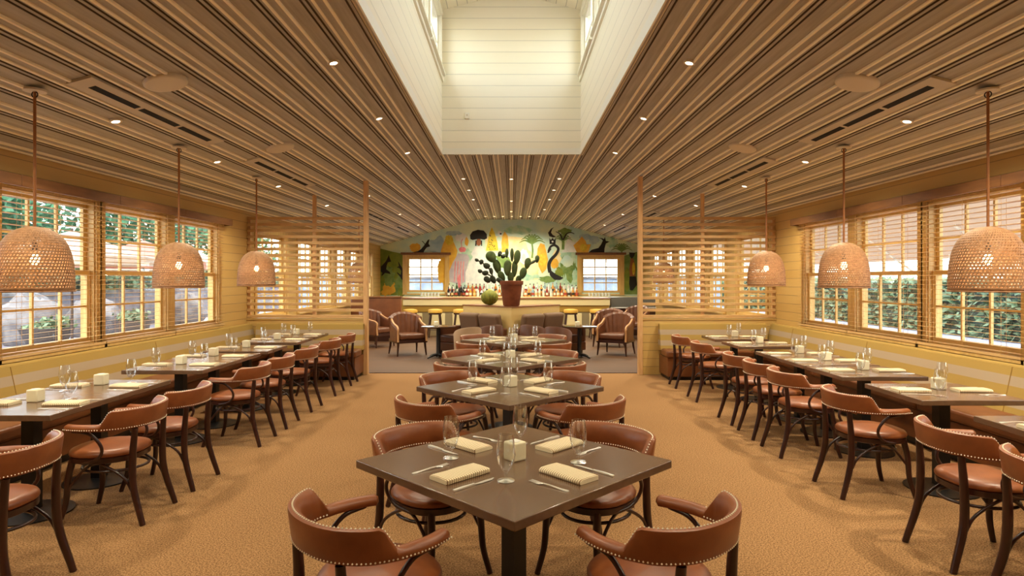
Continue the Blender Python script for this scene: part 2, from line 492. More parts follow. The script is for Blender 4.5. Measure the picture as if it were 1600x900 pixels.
def side_window(s, c, h, label, casing=M_casing, z0=WZ0, z1=WZ1, wx=WX, mats=None, muntin=(3, 2), one_sash=False, trimw=.085):
    """double-hung window in a side wall; mesh root = casing"""
    msash = mats or M_sash
    mb = MB()
    xi, xo = s * (wx - .02), s * (wx + .0)
    t = trimw
    mb.box(xi, xo, c - h - t, c - h, z0 - .02, z1 + t)
    mb.box(xi, xo, c + h, c + h + t, z0 - .02, z1 + t)
    mb.box(xi, xo, c - h, c + h, z1, z1 + t)
    j = .018
    for (a, b) in ((c - h, c - h + j), (c + h - j, c + h)):
        mb.box(s * wx, s * (wx + .14), a, b, z0, z1)
    mb.box(s * wx, s * (wx + .14), c - h, c + h, z1 - j, z1)
    mb.box(s * wx, s * (wx + .14), c - h, c + h, z0, z0 + j)
    root = mb.build(win_name(), casing)
    tag(root, label, 'window', kind='structure')
    zm = (z0 + z1) / 2 + .0
    def sash(za, zb, x0, x1, nx, nz, name):
        q = MB()
        a, b = c - h + j, c + h - j
        fr = .045
        q.box(s * x0, s * x1, a, a + fr, za, zb); q.box(s * x0, s * x1, b - fr, b, za, zb)
        q.box(s * x0, s * x1, a + fr, b - fr, za, za + fr); q.box(s * x0, s * x1, a + fr, b - fr, zb - fr, zb)
        for i in range(1, nx):
            y = a + fr + (b - a - 2 * fr) * i / nx
            q.box(s * (x0 + .004), s * (x1 - .004), y - .011, y + .011, za + fr, zb - fr)
        for i in range(1, nz):
            z = za + fr + (zb - za - 2 * fr) * i / nz
            q.box(s * (x0 + .006), s * (x1 - .006), a + fr, b - fr, z - .011, z + .011)
        so = q.build(name, msash, root)
        xm = s * (x0 + x1) / 2
        MB().box(xm - .002, xm + .002, a + fr, b - fr, za + fr, zb - fr).build('pane', M_pane, so, smooth=0)
    if one_sash:
        sash(z0 + j, z1 - j, wx + .04, wx + .075, muntin[0], muntin[1], 'sash')
    else:
        sash(z0 + j, zm + .02, wx + .04, wx + .075, muntin[0], muntin[1], 'lower_sash')
        sash(zm - .02, z1 - j, wx + .08, wx + .115, muntin[0], muntin[1], 'upper_sash')
    q = MB().box(s * (wx - .075), s * (wx + .04), c - h - t - .01, c + h + t + .01, z0 - .05, z0 - .02)
    q.build('sill', casing, root)
    return root

for s in (-1, 1):
    for i, (c, h) in enumerate(side_w):
        if i < 4:
            lb = '%s double-hung window on the %s dining wall, %s from the camera' % ('ochre-trimmed', SIDE[s], ORD[i])
        else:
            lb = 'window of the %s lounge wall behind the slatted screen, %s from the screen' % (SIDE[s], ORD[i - 4])
        side_window(s, c, h, lb)
    for i, (c, h) in enumerate(sky_w):
        side_window(s, c, h, 'white clerestory window high on the %s of the skylight, %s from its end wall' % (SIDE[s], ORD[i]),
                    casing=M_wtrim, mats=M_wtrim, z0=SKZ0, z1=SKZ1, wx=SX, muntin=(2, 2), one_sash=True, trimw=.07)

def bar_window(x0, x1, z0, z1, label):
    mb = MB()
    t = .15
    mb.box(x0 - t, x0, YB - .03, YB, z0 - .05, z1); mb.box(x1, x1 + t, YB - .03, YB, z0 - .05, z1)
    mb.box(x0 - t, x1 + t, YB - .03, YB, z1, z1 + .08)
    mb.box(x0, x0 + .02, YB, YB + .14, z0, z1); mb.box(x1 - .02, x1, YB, YB + .14, z0, z1)
    mb.box(x0, x1, YB, YB + .14, z0, z0 + .02); mb.box(x0, x1, YB, YB + .14, z1 - .02, z1)
    root = mb.build(win_name(), M_casing)
    tag(root, label, 'window', kind='structure')
    MB().box(x0 - t - .06, x1 + t + .06, YB - .08, YB, z1 + .08, z1 + .16).build('head_board', M_valance, root)
    MB().box(x0 - t, x1 + t, YB - .07, YB, z0 - .09, z0 - .05).build('sill', M_casing, root)
    q = MB()
    a, b = x0 + .02, x1 - .02; za, zb = z0 + .02, z1 - .02
    fr = .05
    y0, y1 = YB + .05, YB + .09
    q.box(a, a + fr, y0, y1, za, zb); q.box(b - fr, b, y0, y1, za, zb)
    q.box(a + fr, b - fr, y0, y1, za, za + fr); q.box(a + fr, b - fr, y0, y1, zb - fr, zb)
    zmid = (za + zb) / 2
    q.box(a + fr, b - fr, y0, y1, zmid - .02, zmid + .02)
    for i in (1, 2):
        x = a + fr + (b - a - 2 * fr) * i / 3
        q.box(x - .018, x + .018, y0 + .004, y1 - .004, za + fr, zb - fr)
    for i in (1, 3):
        z = za + fr + (zb - za - 2 * fr) * i / 4
        q.box(a + fr, b - fr, y0 + .006, y1 - .006, z - .018, z + .018)
    so = q.build('sash', M_sash, root)
    MB().box(a + fr, b - fr, YB + .068, YB + .072, za + fr, zb - fr).build('pane', M_pane, so, smooth=0)
bar_window(*BW[0], 'ochre-framed window in the mural wall between leaping antelope and yellow tree')
bar_window(*BW[1], 'ochre-framed window in the mural wall below the resting antelope')

# blinds and valances
for s in (-1, 1):
    for i, (c, h) in enumerate(side_w[1:4]):
        root = empty('window_blind', (s * (WX - .06), c, WZ1))
        tag(root, 'open wooden venetian blind over the %s window of the %s wall' % (['nearest', 'middle', 'farthest'][i], SIDE[s]), 'blind', 'venetian blinds on the side windows')
        hw = .686
        q = MB()
        n = 30
        for k in range(n):
            z = WZ0 + .035 + (WZ1 - WZ0 - .035) * k / n - WZ1
            q.M = Matrix.Translation((0, 0, z)) @ Matrix.Rotation(R(4) * s, 4, 'Y')
            q.box(-.022, .022, -hw, hw, -.0014, .0014)
        q.M = None
        q.build('slats', M_blind, root, smooth=0)
        q = MB()
        for yy in (-hw * .7, 0, hw * .7):
            for xx in (-.0235, .0235):
                q.box(xx - .001, xx + .001, yy - .001, yy + .001, WZ0 - WZ1, .04)
        q.build('ladder_cords', M_blind, root, smooth=0)
        MB().box(-.022, .022, -hw, hw, .01, .045).build('headrail', M_blind, root)
        MB().box(-.02, .02, -hw, hw, WZ0 - WZ1 - .015, WZ0 - WZ1 + .009).build('bottom_rail', M_blind, root)
    root = empty('window_valance', (s * WX, 9.3 * K, 2.44))
    tag(root, 'long brown wooden valance board above the windows of the %s wall' % SIDE[s], 'valance')
    y = 0
    for k in range(4):
        L_ = 1.335 * K
        bevel(MB().box(-s * .125, -s * .105, y - L_ + .004, y, 0, .10).build('valance_board', M_valance, root), .003)
        y -= L_
    bevel(MB().box(-s * .105, 0, -.02, 0, 0, .10).build('end_return', M_valance, root), .003)

# ------------------------------------------------------------------ mural
def mural():
    yb = YB - .004
    q = .02184
    cnt = [0]
    def P(px, py, lay):
        return ((px - 799) * q, yb - .0012 * lay - .000004 * cnt[0], 1.615 + (436 - py) * q)
    cols = [('paint_sky', (176, 208, 200), (216, 226, 190), 1.6), ('paint_black', (30, 26, 24), None, 0), ('paint_green', (132, 142, 48), (104, 124, 40), 5),
            ('paint_orange', (214, 156, 48), (226, 178, 58), 6), ('paint_yellow', (222, 196, 60), (200, 170, 36), 9), ('paint_white', (232, 230, 220), (208, 212, 206), 6),
            ('paint_lavender', (176, 168, 176), (196, 184, 180), 6), ('paint_pink', (214, 110, 116), (230, 150, 150), 7), ('paint_skin', (150, 92, 56), None, 0),
            ('paint_leaf', (96, 126, 60), (126, 150, 80), 7), ('paint_mint', (140, 190, 160), (190, 212, 180), 5), ('paint_blue', (144, 172, 184), (176, 196, 192), 4),
            ('paint_sand', (230, 206, 140), (238, 222, 176), 4)]
    mats = []
    for n, a, b, sc in cols:
        mats.append(mat(n, a, 0.75, noise=(b, sc, 4) if b else None))
    SKY, BLK, GRN, ORG, YEL, WHT, LAV, PNK, SKN, LEAF, MINT, BLU, SAND = range(13)
    mb = MB()
    # background around the two windows
    def bg(x0, x1, z0, z1t=None):
        xs = sorted({x0, x1} | {x for x in (-SX, SX) if x0 < x < x1})
        for a, b in zip(xs, xs[1:]):
            za = cz(a) if z1t is None else z1t
            zb = cz(b) if z1t is None else z1t
            mb.poly([(a, yb, z0), (b, yb, z0), (b, yb, zb), (a, yb, za)], SKY)
    low = .98
    (a0, a1, az0, az1), (b0, b1, bz0, bz1) = BW
    bg(-WX, a0, low); bg(a1, b0, low); bg(b1, WX, low)
    bg(a0, a1, az1); bg(b0, b1, bz1)
    bg(a0, a1, low, az0); bg(b0, b1, low, bz0)
    def poly(org, pts, m, lay):
        cnt[0] += 1
        mb.poly([P(org[0] + x / 6, org[1] + y / 6, lay) for x, y in pts], m)
    def ell(org, cx, cy, rx, ry, m, lay, n=18):
        poly(org, [(cx + rx * math.cos(2 * PI * k / n), cy + ry * math.sin(2 * PI * k / n)) for k in range(n)], m, lay)
    def blob(org, cx, cy, rx, ry, m, lay, n=26, amp=.16):
        rr = random.Random(int(cx * 7 + cy))
        poly(org, [(cx + rx * (1 + rr.uniform(-amp, amp)) * math.cos(2 * PI * k / n), cy + ry * (1 + rr.uniform(-amp, amp)) * math.sin(2 * PI * k / n)) for k in range(n)], m, lay)
    def stroke(org, pts, w, m, lay):
        pts = crom([(x, y, 0) for x, y in pts], 5)
        ws = w if isinstance(w, (list, tuple)) else (w, w)
        n = len(pts)
        lft = []; rgt = []
        for i, p in enumerate(pts):
            t = (pts[min(i + 1, n - 1)] - pts[max(i - 1, 0)]).normalized()
            ww = ws[0] + (ws[1] - ws[0]) * i / (n - 1)
            lft.append((p.x - t.y * ww / 2, p.y + t.x * ww / 2)); rgt.append((p.x + t.y * ww / 2, p.y - t.x * ww / 2))
        for i in range(n - 1):
            poly(org, [lft[i], lft[i + 1], rgt[i + 1], rgt[i]], m, lay)
    def palm(org, cx, cy, r, m, lay, trunk=None):
        for k in range(9):
            a = R(200 + k * 17.5)
            ex, ey = cx + r * math.cos(a), cy + r * .8 * math.sin(a) + r * .25
            stroke(org, [(cx, cy), (cx + (ex - cx) * .55, cy + (ey - cy) * .8 - r * .18), (ex, ey)], (r * .17, r * .04), m, lay)
        if trunk:
            stroke(org, [(cx, cy), (cx + 6, (cy + trunk) / 2), (cx, trunk)], (14, 20), m, lay)
    A, B, C, D = (570, 330), (680, 330), (800, 330), (900, 330)
    # grounds
    poly(A, [(146, 350), (260, 380), (360, 400), (372, 420), (372, 790), (146, 790)], GRN, 1)
    blob(A, 230, 720, 60, 60, ORG, 2); blob(A, 320, 700, 40, 90, LEAF, 2)
    blob(A, 470, 340, 50, 40, ORG, 1)
    blob(B, 170, 205, 80, 22, BLU, 1); blob(B, 40, 280, 40, 50, BLU, 1)
    poly(C, [(-250, 240), (-60, 230), (120, 250), (150, 360), (240, 420), (250, 640), (-250, 660)], SAND, 1)
    poly(B, [(100, 430), (700, 380), (720, 740), (90, 740)], SKY, 2)
    blob(B, 60, 560, 40, 120, ORG, 2)
    poly(C, [(430, 400), (560, 380), (630, 400), (632, 690), (420, 690)], MINT, 1)
    blob(C, 560, 560, 50, 100, LEAF, 2, amp=.3); blob(C, 480, 520, 30, 90, LEAF, 2, amp=.35); blob(C, 590, 600, 26, 60, MINT, 3)
    blob(C, 500, 190, 60, 30, LEAF, 1, amp=.3)
    blob(C, 690, 240, 60, 30, BLU, 1)
    poly(D, [(440, 420), (575, 380), (575, 780), (440, 780)], LEAF, 1)
    blob(D, 480, 640, 30, 110, GRN, 2)
    blob(D, 330, 290, 60, 50, MINT, 1); blob(D, 170, 270, 50, 40, BLU, 1)
    for cx, cy, rx, ry, m_ in ((20, 330, 90, 70, BLU), (250, 250, 60, 40, WHT), (300, 420, 60, 60, MINT), (600, 300, 50, 60, SKY), (640, 470, 80, 60, LEAF), (330, 560, 60, 80, SKY)):
        blob(B, cx, cy, rx, ry, m_, 2, amp=.25)
    for cx, cy, rx, ry, m_ in ((60, 180, 120, 40, MINT), (250, 200, 70, 40, SKY), (150, 600, 100, 50, MINT), (60, 520, 70, 60, SAND), (520, 470, 60, 50, SKY), (600, 330, 40, 50, WHT), (440, 580, 40, 50, GRN), (330, 640, 70, 30, LEAF), (420, 430, 40, 60, SAND)):
        blob(C, cx, cy, rx, ry, m_, 2, amp=.25)
    for cx, cy, rx, ry, m_ in ((230, 620, 50, 90, LEAF), (300, 520, 50, 60, GRN), (190, 760, 40, 30, ORG), (340, 760, 30, 40, GRN)):
        blob(A, cx, cy, rx, ry, m_, 2, amp=.3)
    # figures
    poly(A, [(225, 410), (238, 450), (246, 472), (215, 480), (205, 510), (200, 545), (235, 570), (240, 590), (190, 578), (160, 608), (155, 598), (165, 580), (150, 565), (150, 520), (175, 495), (200, 465), (212, 440)], BLK, 4)
    poly(A, [(310, 468), (330, 500), (350, 530), (362, 580), (362, 650), (345, 640), (328, 612), (300, 578), (304, 572), (335, 596), (342, 562), (325, 535), (300, 526), (320, 515)], BLK, 4)
    poly(A, [(425, 390), (500, 374), (530, 352), (556, 320), (590, 270), (606, 263), (597, 305), (614, 330), (582, 338), (558, 370), (550, 390)], BLK, 4)
    stroke(A, [(568, 315), (548, 290), (535, 280)], 6, BLK, 4)
    poly(B, [(50, 380), (75, 300), (108, 240), (150, 240), (182, 310), (208, 370), (198, 430), (168, 490), (140, 560), (130, 720), (82, 740), (72, 420)], ORG, 3)
    blob(B, 130, 270, 42, 46, YEL, 4)
    poly(B, [(215, 395), (300, 405), (322, 440), (300, 520), (285, 660), (230, 690), (135, 660), (128, 570), (165, 480)], LAV, 4)
    for k in range(4):
        stroke(B, [(190 + k * 26, 470), (184 + k * 26, 570), (180 + k * 28, 660)], 8, PNK, 5)
    blob(B, 255, 360, 34, 24, PNK, 5); stroke(B, [(250, 340), (245, 290), (258, 260)], 6, PNK, 4)
    ell(B, 225, 660, 14, 70, PNK, 4)
    blob(B, 295, 285, 18, 40, ORG, 3)
    poly(B, [(372, 330), (446, 330), (486, 400), (454, 425), (350, 425), (336, 400)], WHT, 5)
    poly(B, [(360, 418), (452, 418), (556, 560), (596, 690), (284, 690), (284, 570), (320, 480)], WHT, 4)
    ell(B, 408, 290, 24, 36, SKN, 6); poly(B, [(378, 275), (388, 275), (388, 325), (374, 325)], BLK, 6); poly(B, [(428, 275), (440, 275), (440, 325), (430, 325)], BLK, 6)
    poly(B, [(330, 262), (326, 225), (350, 190), (400, 174), (455, 182), (484, 215), (486, 255), (460, 268), (408, 258), (350, 270)], BLK, 7)
    poly(B, [(530, 150), (560, 210), (585, 300), (592, 370), (475, 370), (490, 300), (505, 210)], YEL, 4)
    for k in range(14):
        rr = random.Random(k)
        ell(B, 530 + rr.uniform(-35, 35), 230 + rr.uniform(-20, 130), 5, 5, BLK, 5, 6)
    poly(B, [(650, 190), (680, 230), (690, 320), (680, 385), (625, 385), (620, 300), (630, 230)], ORG, 4)
    ell(B, 604, 210, 20, 26, WHT, 4); ell(B, 614, 212, 10, 8, BLK, 5)
    palm(C, 188, 300, 130, LEAF, 3, 440)
    blob(C, 110, 430, 42, 70, WHT, 3); ell(C, 110, 440, 20, 44, LAV, 4); blob(C, 190, 540, 60, 60, SAND, 3)
    poly(C, [(265, 300), (305, 312), (322, 380), (338, 450), (322, 540), (282, 584), (250, 520), (232, 430), (240, 350)], ORG, 5)
    blob(C, 290, 460, 34, 60, YEL, 6)
    blob(C, 400, 490, 38, 48, ORG, 3)
    stroke(C, [(340, 378), (360, 335), (398, 318), (434, 350), (414, 402), (368, 452), (346, 505), (356, 575)], (18, 34), BLK, 6)
    poly(C, [(346, 540), (372, 560), (410, 590), (484, 626), (450, 645), (395, 642), (356, 604)], BLK, 6)
    poly(C, [(330, 390), (350, 345), (372, 352), (344, 392)], BLK, 7)
    poly(C, [(396, 148), (365, 165), (338, 202), (350, 235), (385, 246), (414, 240), (382, 222), (366, 200), (376, 170)], BLK, 6)
    poly(C, [(350, 250), (365, 270), (380, 248), (395, 270), (410, 252), (408, 308), (352, 308)], BLK, 6)
    ell(C, 380, 285, 9, 9, WHT, 7)
    poly(C, [(540, 220), (604, 385), (470, 385)], WHT, 2)
    stroke(C, [(478, 360), (480, 300), (478, 270)], 26, LEAF, 4); palm(C, 478, 275, 95, LEAF, 4)
    stroke(C, [(480, 270), (510, 215), (550, 200), (585, 212)], (14, 6), BLK, 5); stroke(C, [(474, 270), (450, 215), (410, 190)], (14, 6), BLK, 5)
    poly(C, [(655, 235), (690, 280), (700, 310), (740, 310), (715, 390), (610, 390), (575, 320), (620, 280)], ORG, 4)
    blob(C, 670, 340, 34, 34, YEL, 5)
    poly(D, [(108, 394), (150, 360), (210, 345), (236, 310), (252, 275), (240, 262), (205, 246), (250, 255), (262, 262), (272, 238), (280, 278), (316, 285), (280, 304), (268, 350), (266, 394)], BLK, 4)
    palm(D, 428, 370, 105, LEAF, 5, 600)
    poly(D, [(498, 386), (556, 390), (546, 420), (524, 446), (504, 425)], BLK, 6)
    poly(D, [(512, 440), (536, 440), (560, 520), (556, 610), (504, 610), (500, 540)], SKN, 5)
    ell(D, 540, 540, 14, 60, YEL, 6)
    poly(D, [(502, 612), (562, 612), (572, 690), (530, 744), (506, 740), (498, 680)], BLK, 6)
    o = mb.build('wall_mural', mats, smooth=0, recalc=False)
    for pl in o.data.polygons:
        if pl.normal.y > 0: pl.flip()
    tag(o, 'painted mural of women, antelopes, palms and a black swan around bar windows', 'mural')
mural()

# ------------------------------------------------------------------ slatted screens and half walls
for s in (-1, 1):
    xin = -2.46 if s < 0 else 2.18
    xmid = -3.34 if s < 0 else 3.24
    xo = s * WX
    xi = xin + s * .035
    mb = MB().box(xi, xo, YP - .04, YP + .10, 0, .93)
    mb.box(xi, xo, YP - .055, YP + .115, .93, .955)
    tag(mb.build('wall_half_' + SIDE[s], M_wallx, smooth=0), 'ochre boarded half wall under the %s slatted screen' % SIDE[s], 'wall', kind='structure')
    root = empty('slatted_screen', (0, YP, 0))
    tag(root, 'oak slatted screen on the half wall beside the %s lounge opening' % SIDE[s], 'screen')
    q = MB().box(xin - .035, xin + .035, -.06, .06, 0, cz(abs(xin) + .035) - .017)
    bevel(q.build('end_post', M_oakz, root), .004)
    q = MB().box(xmid - .03, xmid + .03, .0, .05, .956, cz(abs(xmid) + .03) - .017)
    bevel(q.build('middle_post', M_oakz, root), .004)
    q = MB().box(xo - s * .05, xo - s * .003, .0, .05, .956, 2.66)
    q.build('wall_post', M_oakz, root)
    q = MB()
    nsl = 17
    for k in range(nsl):
        z = .985 + (2.64 - .985) * k / (nsl - 1)
        q.box(xi, xo - s * .004, -.035, -.001, z - .024, z + .024)
    bevel(q.build('slats', M_oak, root, smooth=0), .003, 1)

# ------------------------------------------------------------------ banquettes
def stripe_back(q, x0, x1, y0, y1, horizontal_x, front, lean):
    pass
def banquette_side(s):
    root = empty('banquette', (s * WX, 0, 0))
    tag(root, 'long striped-back leather banquette along the %s window wall' % SIDE[s], 'banquette')
    ya, yb = 1.9, YP - .07
    # striped back, leaning
    q = MB()
    zs = [.44, .515, .60, .69, .775, .855]
    tl = lambda z: .10 + (.90 - z) * .22
    for k, (a, b) in enumerate(zip(zs, zs[1:])):
        q.prism([(-s * .005, a), (-s * tl(a), a), (-s * (tl(b)), b), (-s * .005, b)], 'Y', ya, yb, k % 2)
    q.build('backrest', [M_olive, M_taupe], root, smooth=0)
    q = MB()
    q.tube([(-s * tl(.855) + s * .045, ya, .848), (-s * tl(.855) + s * .045, yb, .848)], .026, 10)
    q.build('top_roll', M_olive, root)
    q = MB()
    for y in (3.2, 5.4, 7.6, 9.6):
        q.tube([(-s * (tl(.45) + .001), y, .45), (-s * (tl(.85) + .001), y, .85)], .004, 6)
    q.build('seam_piping', M_piping, root)
    n = 4
    for k in range(n):
        a = ya + (yb - .45 - ya) * k / n; b = ya + (yb - .45 - ya) * (k + 1) / n
        c = MB().box(-s * .60, -s * .19, a + .003, b - .003, .36, .47).build('seat_cushion', M_leatherd, root)
        bevel(c, .03, 3)
    MB().box(-s * .57, -s * .005, ya, yb - .45, .08, .355).build('base', M_leatherd, root, smooth=0)
    MB().box(-s * .52, -s * .005, ya, yb - .45, 0, .08).build('toe_kick', M_black, root, smooth=0)
    # return along the half wall under the screen
    root2 = empty('banquette', (0, YP - .06, 0))
    tag(root2, 'short striped-back banquette under the %s slatted screen' % SIDE[s], 'banquette')
    x0 = s * 2.47; x1 = s * (WX - .22)
    q = MB()
    for k, (a, b) in enumerate(zip(zs, zs[1:])):
        q.prism([(0, a), (-tl(a), a), (-tl(b), b), (0, b)], 'X', x0, x1, k % 2)
    q.build('backrest', [M_olive, M_taupe], root2, smooth=0)
    q = MB().tube([(x0, -tl(.855) + .045, .848), (x1, -tl(.855) + .045, .848)], .026, 10)
    q.build('top_roll', M_olive, root2)
    bevel(MB().box(x0, s * (WX - .61), -.60, -.19, .36, .47).build('seat_cushion', M_leatherd, root2), .03, 3)
    MB().box(x0 + s * .02, s * (WX - .58), -.57, -.0, .06, .355).build('base', M_leatherd, root2, smooth=0)
    MB().box(x0 + s * .05, s * (WX - .58), -.52, -.0, 0, .06).build('toe_kick', M_black, root2, smooth=0)
for s in (-1, 1): banquette_side(s)

# ------------------------------------------------------------------ dining chair
def make_chair():
    root = empty('dining_armchair')
    tag(root, 'x', 'chair')
    half = [(.248, .145), (.272, .05), (.272, -.06), (.238, -.175), (.138, -.258), (0, -.285)]
    full = half + [(-x, y) for x, y in half[-2::-1]]
    path = crom([(x, y, 0) for x, y in full], 8)
    n = len(path)
    def smooth(t): t = max(0, min(1, t)); return t * t * (3 - 2 * t)
    st = []
    for i, p in enumerate(path):
        t = (path[min(i + 1, n - 1)] - path[max(i - 1, 0)]).normalized()
        nrm = Vector((-t.y, t.x, 0))
        if nrm.dot(Vector((p.x, p.y + .02, 0))) < 0: nrm = -nrm
        b = max(0.0, min(1.0, (-.085 - p.y) / .055))
        st.append((p, nrm, b))
    def ring(p, nrm, b, tip=1.0):
        w = .060 + (.050 - .060) * b
        zt = .674 + .088 * b
        zb = .634
        l = .022 * b
        mid = (zb + zt) / 2
        pts = [(-w / 2 + .010, zb), (w / 2 - .010, zb), (w / 2, zb + .010), (w / 2 + l * .6, zt - .016), (w / 2 - .010 + l, zt - .002), (l, zt + .003), (-w / 2 + .012 + l, zt - .002), (-w / 2 + l * .8, zt - .016), (-w / 2, zb + .012)]
        return [p + nrm * (u * tip) + Vector((0, 0, mid + (z - mid) * tip)) for u, z in pts]
    i0 = next(i for i, q in enumerate(st) if q[2] > 0)
    i1 = n - 1 - i0
    i0 -= 0
    arm1 = [ring(*st[0], tip=.55)] + [ring(p + Vector((0, -.008, 0)) if k == 0 else p, nn, b) for k, (p, nn, b) in enumerate(st[:i0 + 1])]
    arm1[0] = [v + Vector((0, .006, 0)) for v in arm1[0]]
    arm2 = [[Vector((-v.x, v.y, v.z)) for v in r] for r in arm1]
    back = MB().loft([ring(*q) for q in st[i0:i1 + 1]]).build('backrest', M_leather, root, smooth=50)
    a1 = MB().loft(arm1).build('armrest', M_leather, root, smooth=50)
    a2 = MB().loft(arm2).build('armrest', M_leather, root, smooth=50)
    def beads(pts, sp=.0155, r=.0048):
        q = MB()
        acc = 0; last = pts[0]
        out = [pts[0]]
        for p in pts[1:]:
            d = (p - last).length
            while acc + d >= sp:
                f = (sp - acc) / d
                last = last + (p - last) * f
                out.append(last); d = (p - last).length; acc = 0
            acc += d; last = p
        for p in out:
            v = [q.vert(p + r * Vector(u)) for u in ((1, 0, 0), (0, 1, 0), (-1, 0, 0), (0, -1, 0), (0, 0, 1), (0, 0, -1))]
            for k in range(4):
                q.face((v[k], v[(k + 1) % 4], v[4])); q.face((v[(k + 1) % 4], v[k], v[5]))
        return q
    low = [ring(*q)[2] + Vector((0, 0, .002)) for q in st]
    inn = [ring(*q)[8] + Vector((0, 0, .002)) for q in st]
    up = [ring(*q)[5] for q in st[i0 - 1:i1 + 2]]
    qb = beads(low[i0:i1 + 1]); qu = beads(up)
    beads(inn[i0:i1 + 1]).build('nailhead_trim', M_nail, back, smooth=60)
    qu.build('nailhead_trim', M_nail, back, smooth=60)
    tag(qb.build('nailhead_trim', M_nail, back, smooth=60), 'pale metal nailheads along the backrest edge')
    beads(low[:i0]).build('nailhead_trim', M_nail, a1, smooth=60)
    beads(low[i1 + 1:]).build('nailhead_trim', M_nail, a2, smooth=60)
    # seat
    def plan(sc, z, dz=0):
        out = []
        for k in range(28):
            a = 2 * PI * k / 28
            c, s_ = math.cos(a), math.sin(a)
            x = abs(c) ** .8 * (1 if c >= 0 else -1) * .232
            y = abs(s_) ** .8 * (1 if s_ >= 0 else -1) * .228
            if y < 0: x *= 1 - .10 * (-y / .228)
            out.append((x * sc, y * sc + .01, z))
        return out
    MB().loft([plan(.97, .445), plan(1.0, .452), plan(1.0, .466), plan(.96, .480), plan(.8, .490), plan(.5, .496), plan(.15, .498)]).build('seat', M_leather, root, smooth=60)
    MB().loft([plan(.95, .405), plan(.985, .409), plan(.985, .440), plan(.95, .444)]).build('seat_frame', M_dwood, root)
    for sx in (-1, 1):
        pts = crom([(sx * .175, -.248, .632), (sx * .180, -.236, .45), (sx * .188, -.245, .25), (sx * .205, -.315, .0)], 6)
        rs = [.018 + .005 * math.sin(PI * k / (len(pts) - 1)) for k in range(len(pts))]
        MB().tube(pts, rs, 10).build('leg', M_dwood, root, smooth=60)
        pts = crom([(sx * .165, .165, .42), (sx * .178, .185, .30), (sx * .188, .195, .14), (sx * .205, .232, 0)], 6)
        rs = [.022 - .006 * k / (len(pts) - 1) for k in range(len(pts))]
        MB().tube(pts, rs, 10).build('leg', M_dwood, root, smooth=60)
        pts = crom([(sx * .265, .10, .632), (sx * .264, -.005, .615), (sx * .262, -.075, .545), (sx * .250, -.075, .48), (sx * .238, -.02, .432), (sx * .215, .07, .412)], 6)
        MB().tube(pts, .0105, 8).build('arm_support', M_dwood, root, smooth=60)
        pts = crom([(sx * .190, -.245, .20), (sx * .190, -.19, .30), (sx * .188, -.08, .375), (sx * .185, 0, .40), (sx * .183, .08, .36), (sx * .182, .172, .25)], 6)
        MB().tube(pts, .009, 8).build('side_brace', M_dwood, root, smooth=60)
    pts = [(.180 * math.cos(2 * PI * k / 28), .20 * math.sin(2 * PI * k / 28) - .02, .345) for k in range(29)]
    MB().tube(pts, .0095, 8).build('stretcher', M_dwood, root, smooth=60)
    return root
chair0 = make_chair(); chair_used = [False]
def chair(x, y, face, label, group):
    """face = direction the sitter looks at, degrees from +X"""
    o = chair0
    if chair_used[0]: o = copy_tree(chair0)
    chair_used[0] = True
    place(o, (x, y, 0), R(face - 90), label, group)
    return o

# ------------------------------------------------------------------ table things
def make_glass():
    prof_o = [(.0385, 0), (.0385, .003), (.020, .007), (.0075, .014), (.0062, .028), (.009, .040), (.022, .054), (.034, .078), (.0405, .110), (.040, .140), (.035, .175), (.0315, .200)]
    bowl = [(.0062, .034), (.009, .040), (.022, .054), (.034, .078), (.0405, .110), (.040, .140), (.035, .175), (.0315, .200),
            (.0303, .200), (.0337, .175), (.0387, .140), (.0392, .110), (.0327, .079), (.0205, .056), (.006, .046)]
    root = empty('wine_glass'); tag(root, 'x', 'glass')
    MB().lathe(bowl, 24).build('bowl', M_glass, root, smooth=60)
    MB().lathe([(.0064, .009), (.0058, .020), (.0062, .034)], 14).build('stem', M_glass, root, smooth=60)
    MB().lathe([(.0385, 0), (.0385, .0025), (.020, .006), (.0065, .009)], 24).build('foot', M_foot, root, smooth=60)
    return root
glass0 = make_glass(); used = {}
def make_napkin():
    # long axis Y (.25), short axis X (.125): a three-layer fold
    q = MB()
    rings = []
    for y in [-.125, -.120, -.04, .04, .120, .125]:
        e = .004 if abs(y) > .122 else 0
        w = .0625 - e
        h = .022 - e * .6 + .0012 * math.sin(y * 30)
        prof = [(-w + .004, .001), (w - .003, .001), (w, .005), (w - .003, .0075), (w, .011), (w - .002, .0145), (w - .001, .018), (w - .010, h), (0, h + .0015), (-w + .014, h), (-w + .003, h - .006), (-w, .010), (-w + .001, .004)]
        rings.append([(a, y, b) for a, b in prof])
    q.loft(rings)
    o = q.build('napkin', M_napkin, smooth=50)
    return tag(o, 'x', 'napkin')
def make_fork():
    q = MB()
    # length .20 along Y, tines at +Y
    def ring(y, w, z, t=.0022): return [(-w, y, z), (w, y, z), (w * .8, y, z + t), (-w * .8, y, z + t)]
    o = empty('fork'); tag(o, 'x', 'fork')
    MB().loft([ring(-.10, .006, .001, .003), ring(-.095, .009, .001, .003), ring(-.06, .006, .002, .003), ring(.0, .0035, .006, .003), ring(.03, .005, .006)]).build('handle', M_steel, o, smooth=50)
    h = MB().loft([ring(.03, .005, .006), ring(.045, .012, .004), ring(.06, .0125, .003)])
    for k in range(4):
        x = -.0105 + k * .007
        h.loft([[(x - .0018, .06, .003), (x + .0018, .06, .003), (x + .0018, .06, .005), (x - .0018, .06, .005)],
                [(x - .001, .10, .006), (x + .001, .10, .006), (x + .001, .10, .0075), (x - .001, .10, .0075)]])
    h.build('tines', M_steel, o, smooth=50)
    return o
